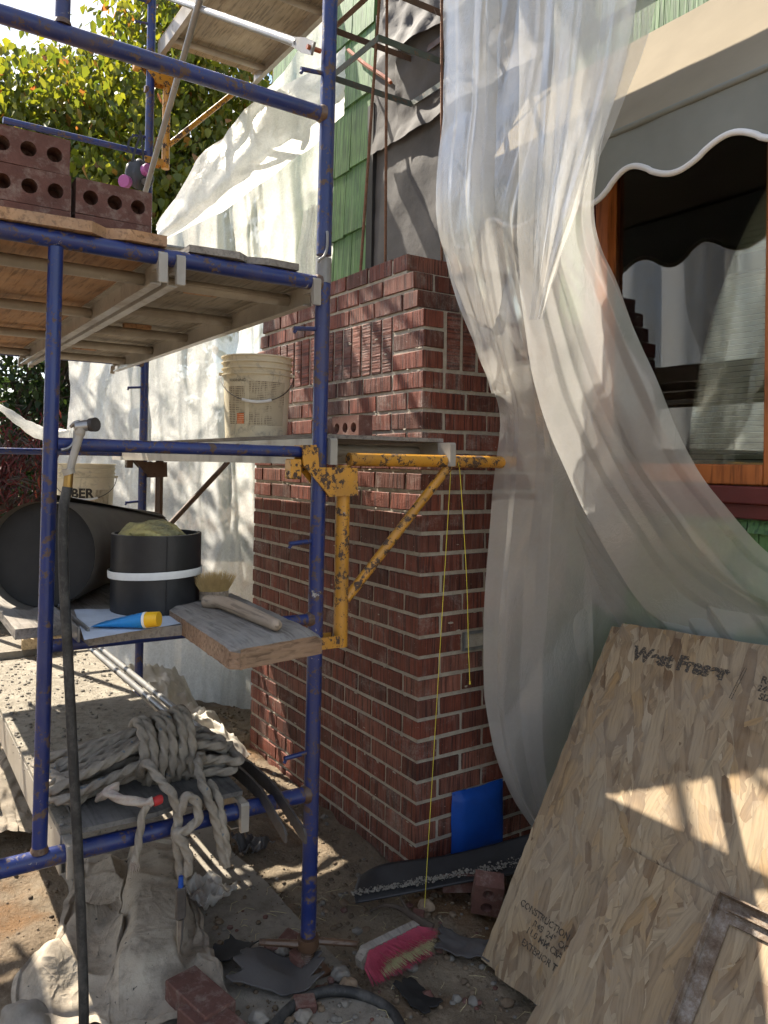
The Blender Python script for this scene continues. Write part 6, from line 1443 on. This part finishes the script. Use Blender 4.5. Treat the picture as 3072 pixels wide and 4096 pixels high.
for (u, v, s_, b_) in ((1639, 1469, 0.030, 'R48'), (1642, 1488, 0.026, '24"OC'), (1642, 1506, 0.026, 'SIZED'), (1655, 1525, 0.026, 'FT')):
    x, y = loc_on(u, v); stamp(s1_, b_, s_, x + 0.03, y - 0.008, ang, 'ink', 0.001)
x, y = loc_on(1600, 1470); 
for k in range(4): stamp(s1_, '||', 0.028, x - 0.004 * k, y - 0.024 * k + 0.02, ang - 8, 'ink')
for k, (b_, u, v) in enumerate((('CONSTRUCTION SHEATHING', 1200, 2015), ('R48  24"  OC  EXP', 1190, 2034), ('11.0 MM CSA O325', 1178, 2050), ('EXTERIOR TYPE', 1160, 2070))):
    x, y = loc_on(u, v); stamp(s1_, b_, 0.024, x + 0.02, y, -6, 'ink', 0.0006)
x, y = loc_on(1390, 1960); stamp(s1_, 'I', 0.05, x, y, 8, 'ink_dark', 0.002)
# front board, its foot set further out
tl = on_plane(1350, 1832, BL + ez * 0.014, ez); tr_ = on_plane(1659, 1998, BL + ez * 0.014, ez)
ex2 = (tr_ - tl) / np.linalg.norm(tr_ - tl)
foot = on_z(1150, 2290, -0.03); dn = foot - tl; ey2 = -(dn - ex2 * np.dot(dn, ex2)); ey2 /= np.linalg.norm(ey2); ez2 = np.cross(ex2, ey2)
h2 = (tl[2] + 0.03 + 0.05) / ey2[2]; org2 = tl - ey2 * h2
s2_ = sheet('strand_board', 'front strand board with no print, tipped against the lettered one', org2, ex2, ey2, ez2, 1.0, h2, chip=False)
def pl2(u, v, d): return on_plane(u, v, org2 + ez2 * d, ez2)
fr = thing('angle_iron_rack', 'rusty angle iron rack leaning on the front strand board', 'metal rack', pl2(1455, 2212, 0.03))
def bar(a, b, w, d, nm):
    a = np.array(a); b = np.array(b); dv = b - a; L3 = np.linalg.norm(dv); dv /= L3; sv = np.cross(ez2, dv); m = MB()
    m.prism([(0, 0), (L3, 0), (L3, w), (0, w)], a, dv, sv, ez2, 0.004); m.prism([(0, 0), (L3, 0), (L3, 0.004), (0, 0.004)], a + ez2 * 0.0042, dv, sv, ez2, d); m.build(nm, M['rustpale'], fr, 20)
t = NT('crusted_rust'); v = t.tc(); a = t.noise(26, 6, 0.75, v); b = t.noise(90, 5, 0.7, v)
c = t.ramp(a, [(0.3, (0.09, 0.055, 0.035)), (0.5, (0.20, 0.15, 0.11)), (0.7, (0.36, 0.32, 0.28))]); M['rustpale'] = t.done(t.bsdf(c, 0.85, 0.2, 0.3, t.bump(t.math('ADD', a, b), 0.7, 0.005)))
bar(pl2(1440, 2260, 0.014), pl2(1563, 1938, 0.014), -0.035, 0.022, 'side_bar'); bar(pl2(1563, 1938, 0.016), pl2(1760, 2030, 0.016), -0.032, 0.022, 'top_bar'); bar(pl2(1578, 1975, 0.015), pl2(1760, 2062, 0.015), -0.022, 0.015, 'inner_bar')

# ================================================================== STRINGS AND RESPIRATOR
s_t = on_x(974, 1012, XN); s_b = on_z(917, 1960, 0.0)
o = MB().tube([s_t, s_b], 0.0012, 6).build('mason_line', M['yellow_line'], None, 60); tag(o, 'long yellow string from the bracket down to the ground', 'string', 'yellow mason lines')
o = MB().tube(spline([on_x(990, 1000, XN + .02), on_x(995, 1040, XN), on_x(1008, 1250, XN), on_x(1012, 1400, XN), on_x(1015, 1475, XN)], 6), 0.0012, 6).tube([on_x(1015, 1472, XN), on_x(1015, 1478, XN)], 0.003, 6).build('mason_line', M['yellow_line'], None, 60); tag(o, 'short yellow string ending in a knot beside the chimney corner', 'string', 'yellow mason lines')
xr_ = XF + 0.07; Q = lambda u, v, x=xr_: on_x(u, v, x)
t = thing('respirator', 'black respirator mask with two pink filters hung on the far post', 'respirator', Q(300, 380))
v_, f_ = lump(1.0, 8.0, 2, 1.0); c_ = Q(302, 378); MB().add([(a * .05 + c_[0], b * .062 + c_[1], c * .075 + c_[2]) for a, b, c in v_], f_).build('mask', M['rubber'], t, 180)
for (u, v, d) in ((270, 392, (0.7, -0.7, -.1)), (318, 368, (0.8, 0.4, 0.1))):
    p = Q(u, v, xr_ + 0.05); d = np.array(d); d /= np.linalg.norm(d); MB().tube([p - d * .016, p + d * .010, p + d * .014], [0.031, 0.032, 0.030], 24).build('filter', M['purple'], t, 25)
p = Q(312, 393, xr_ + .05); MB().tube([p, p + np.array((.02, -.003, -.004))], 0.016, 14).build('valve', M['dark_steel'], t, 40)
for pts in ([(286, 350), (290, 330), (300, 300), (304, 290), (302, 282)], [(310, 352), (308, 320), (306, 295), (302, 284)], [(284, 332), (277, 315), (282, 298), (295, 290), (305, 300)]):
    g = [Q(u, v) for u, v in pts]; s3 = spline(g, 6); m = MB()
    Gs = np.array([[p + np.array((0, -.006, 0)), p + np.array((0.002, .006, 0))] for p in s3]); m.grid(Gs); o = m.build('strap', M['rubber'], t, 180)
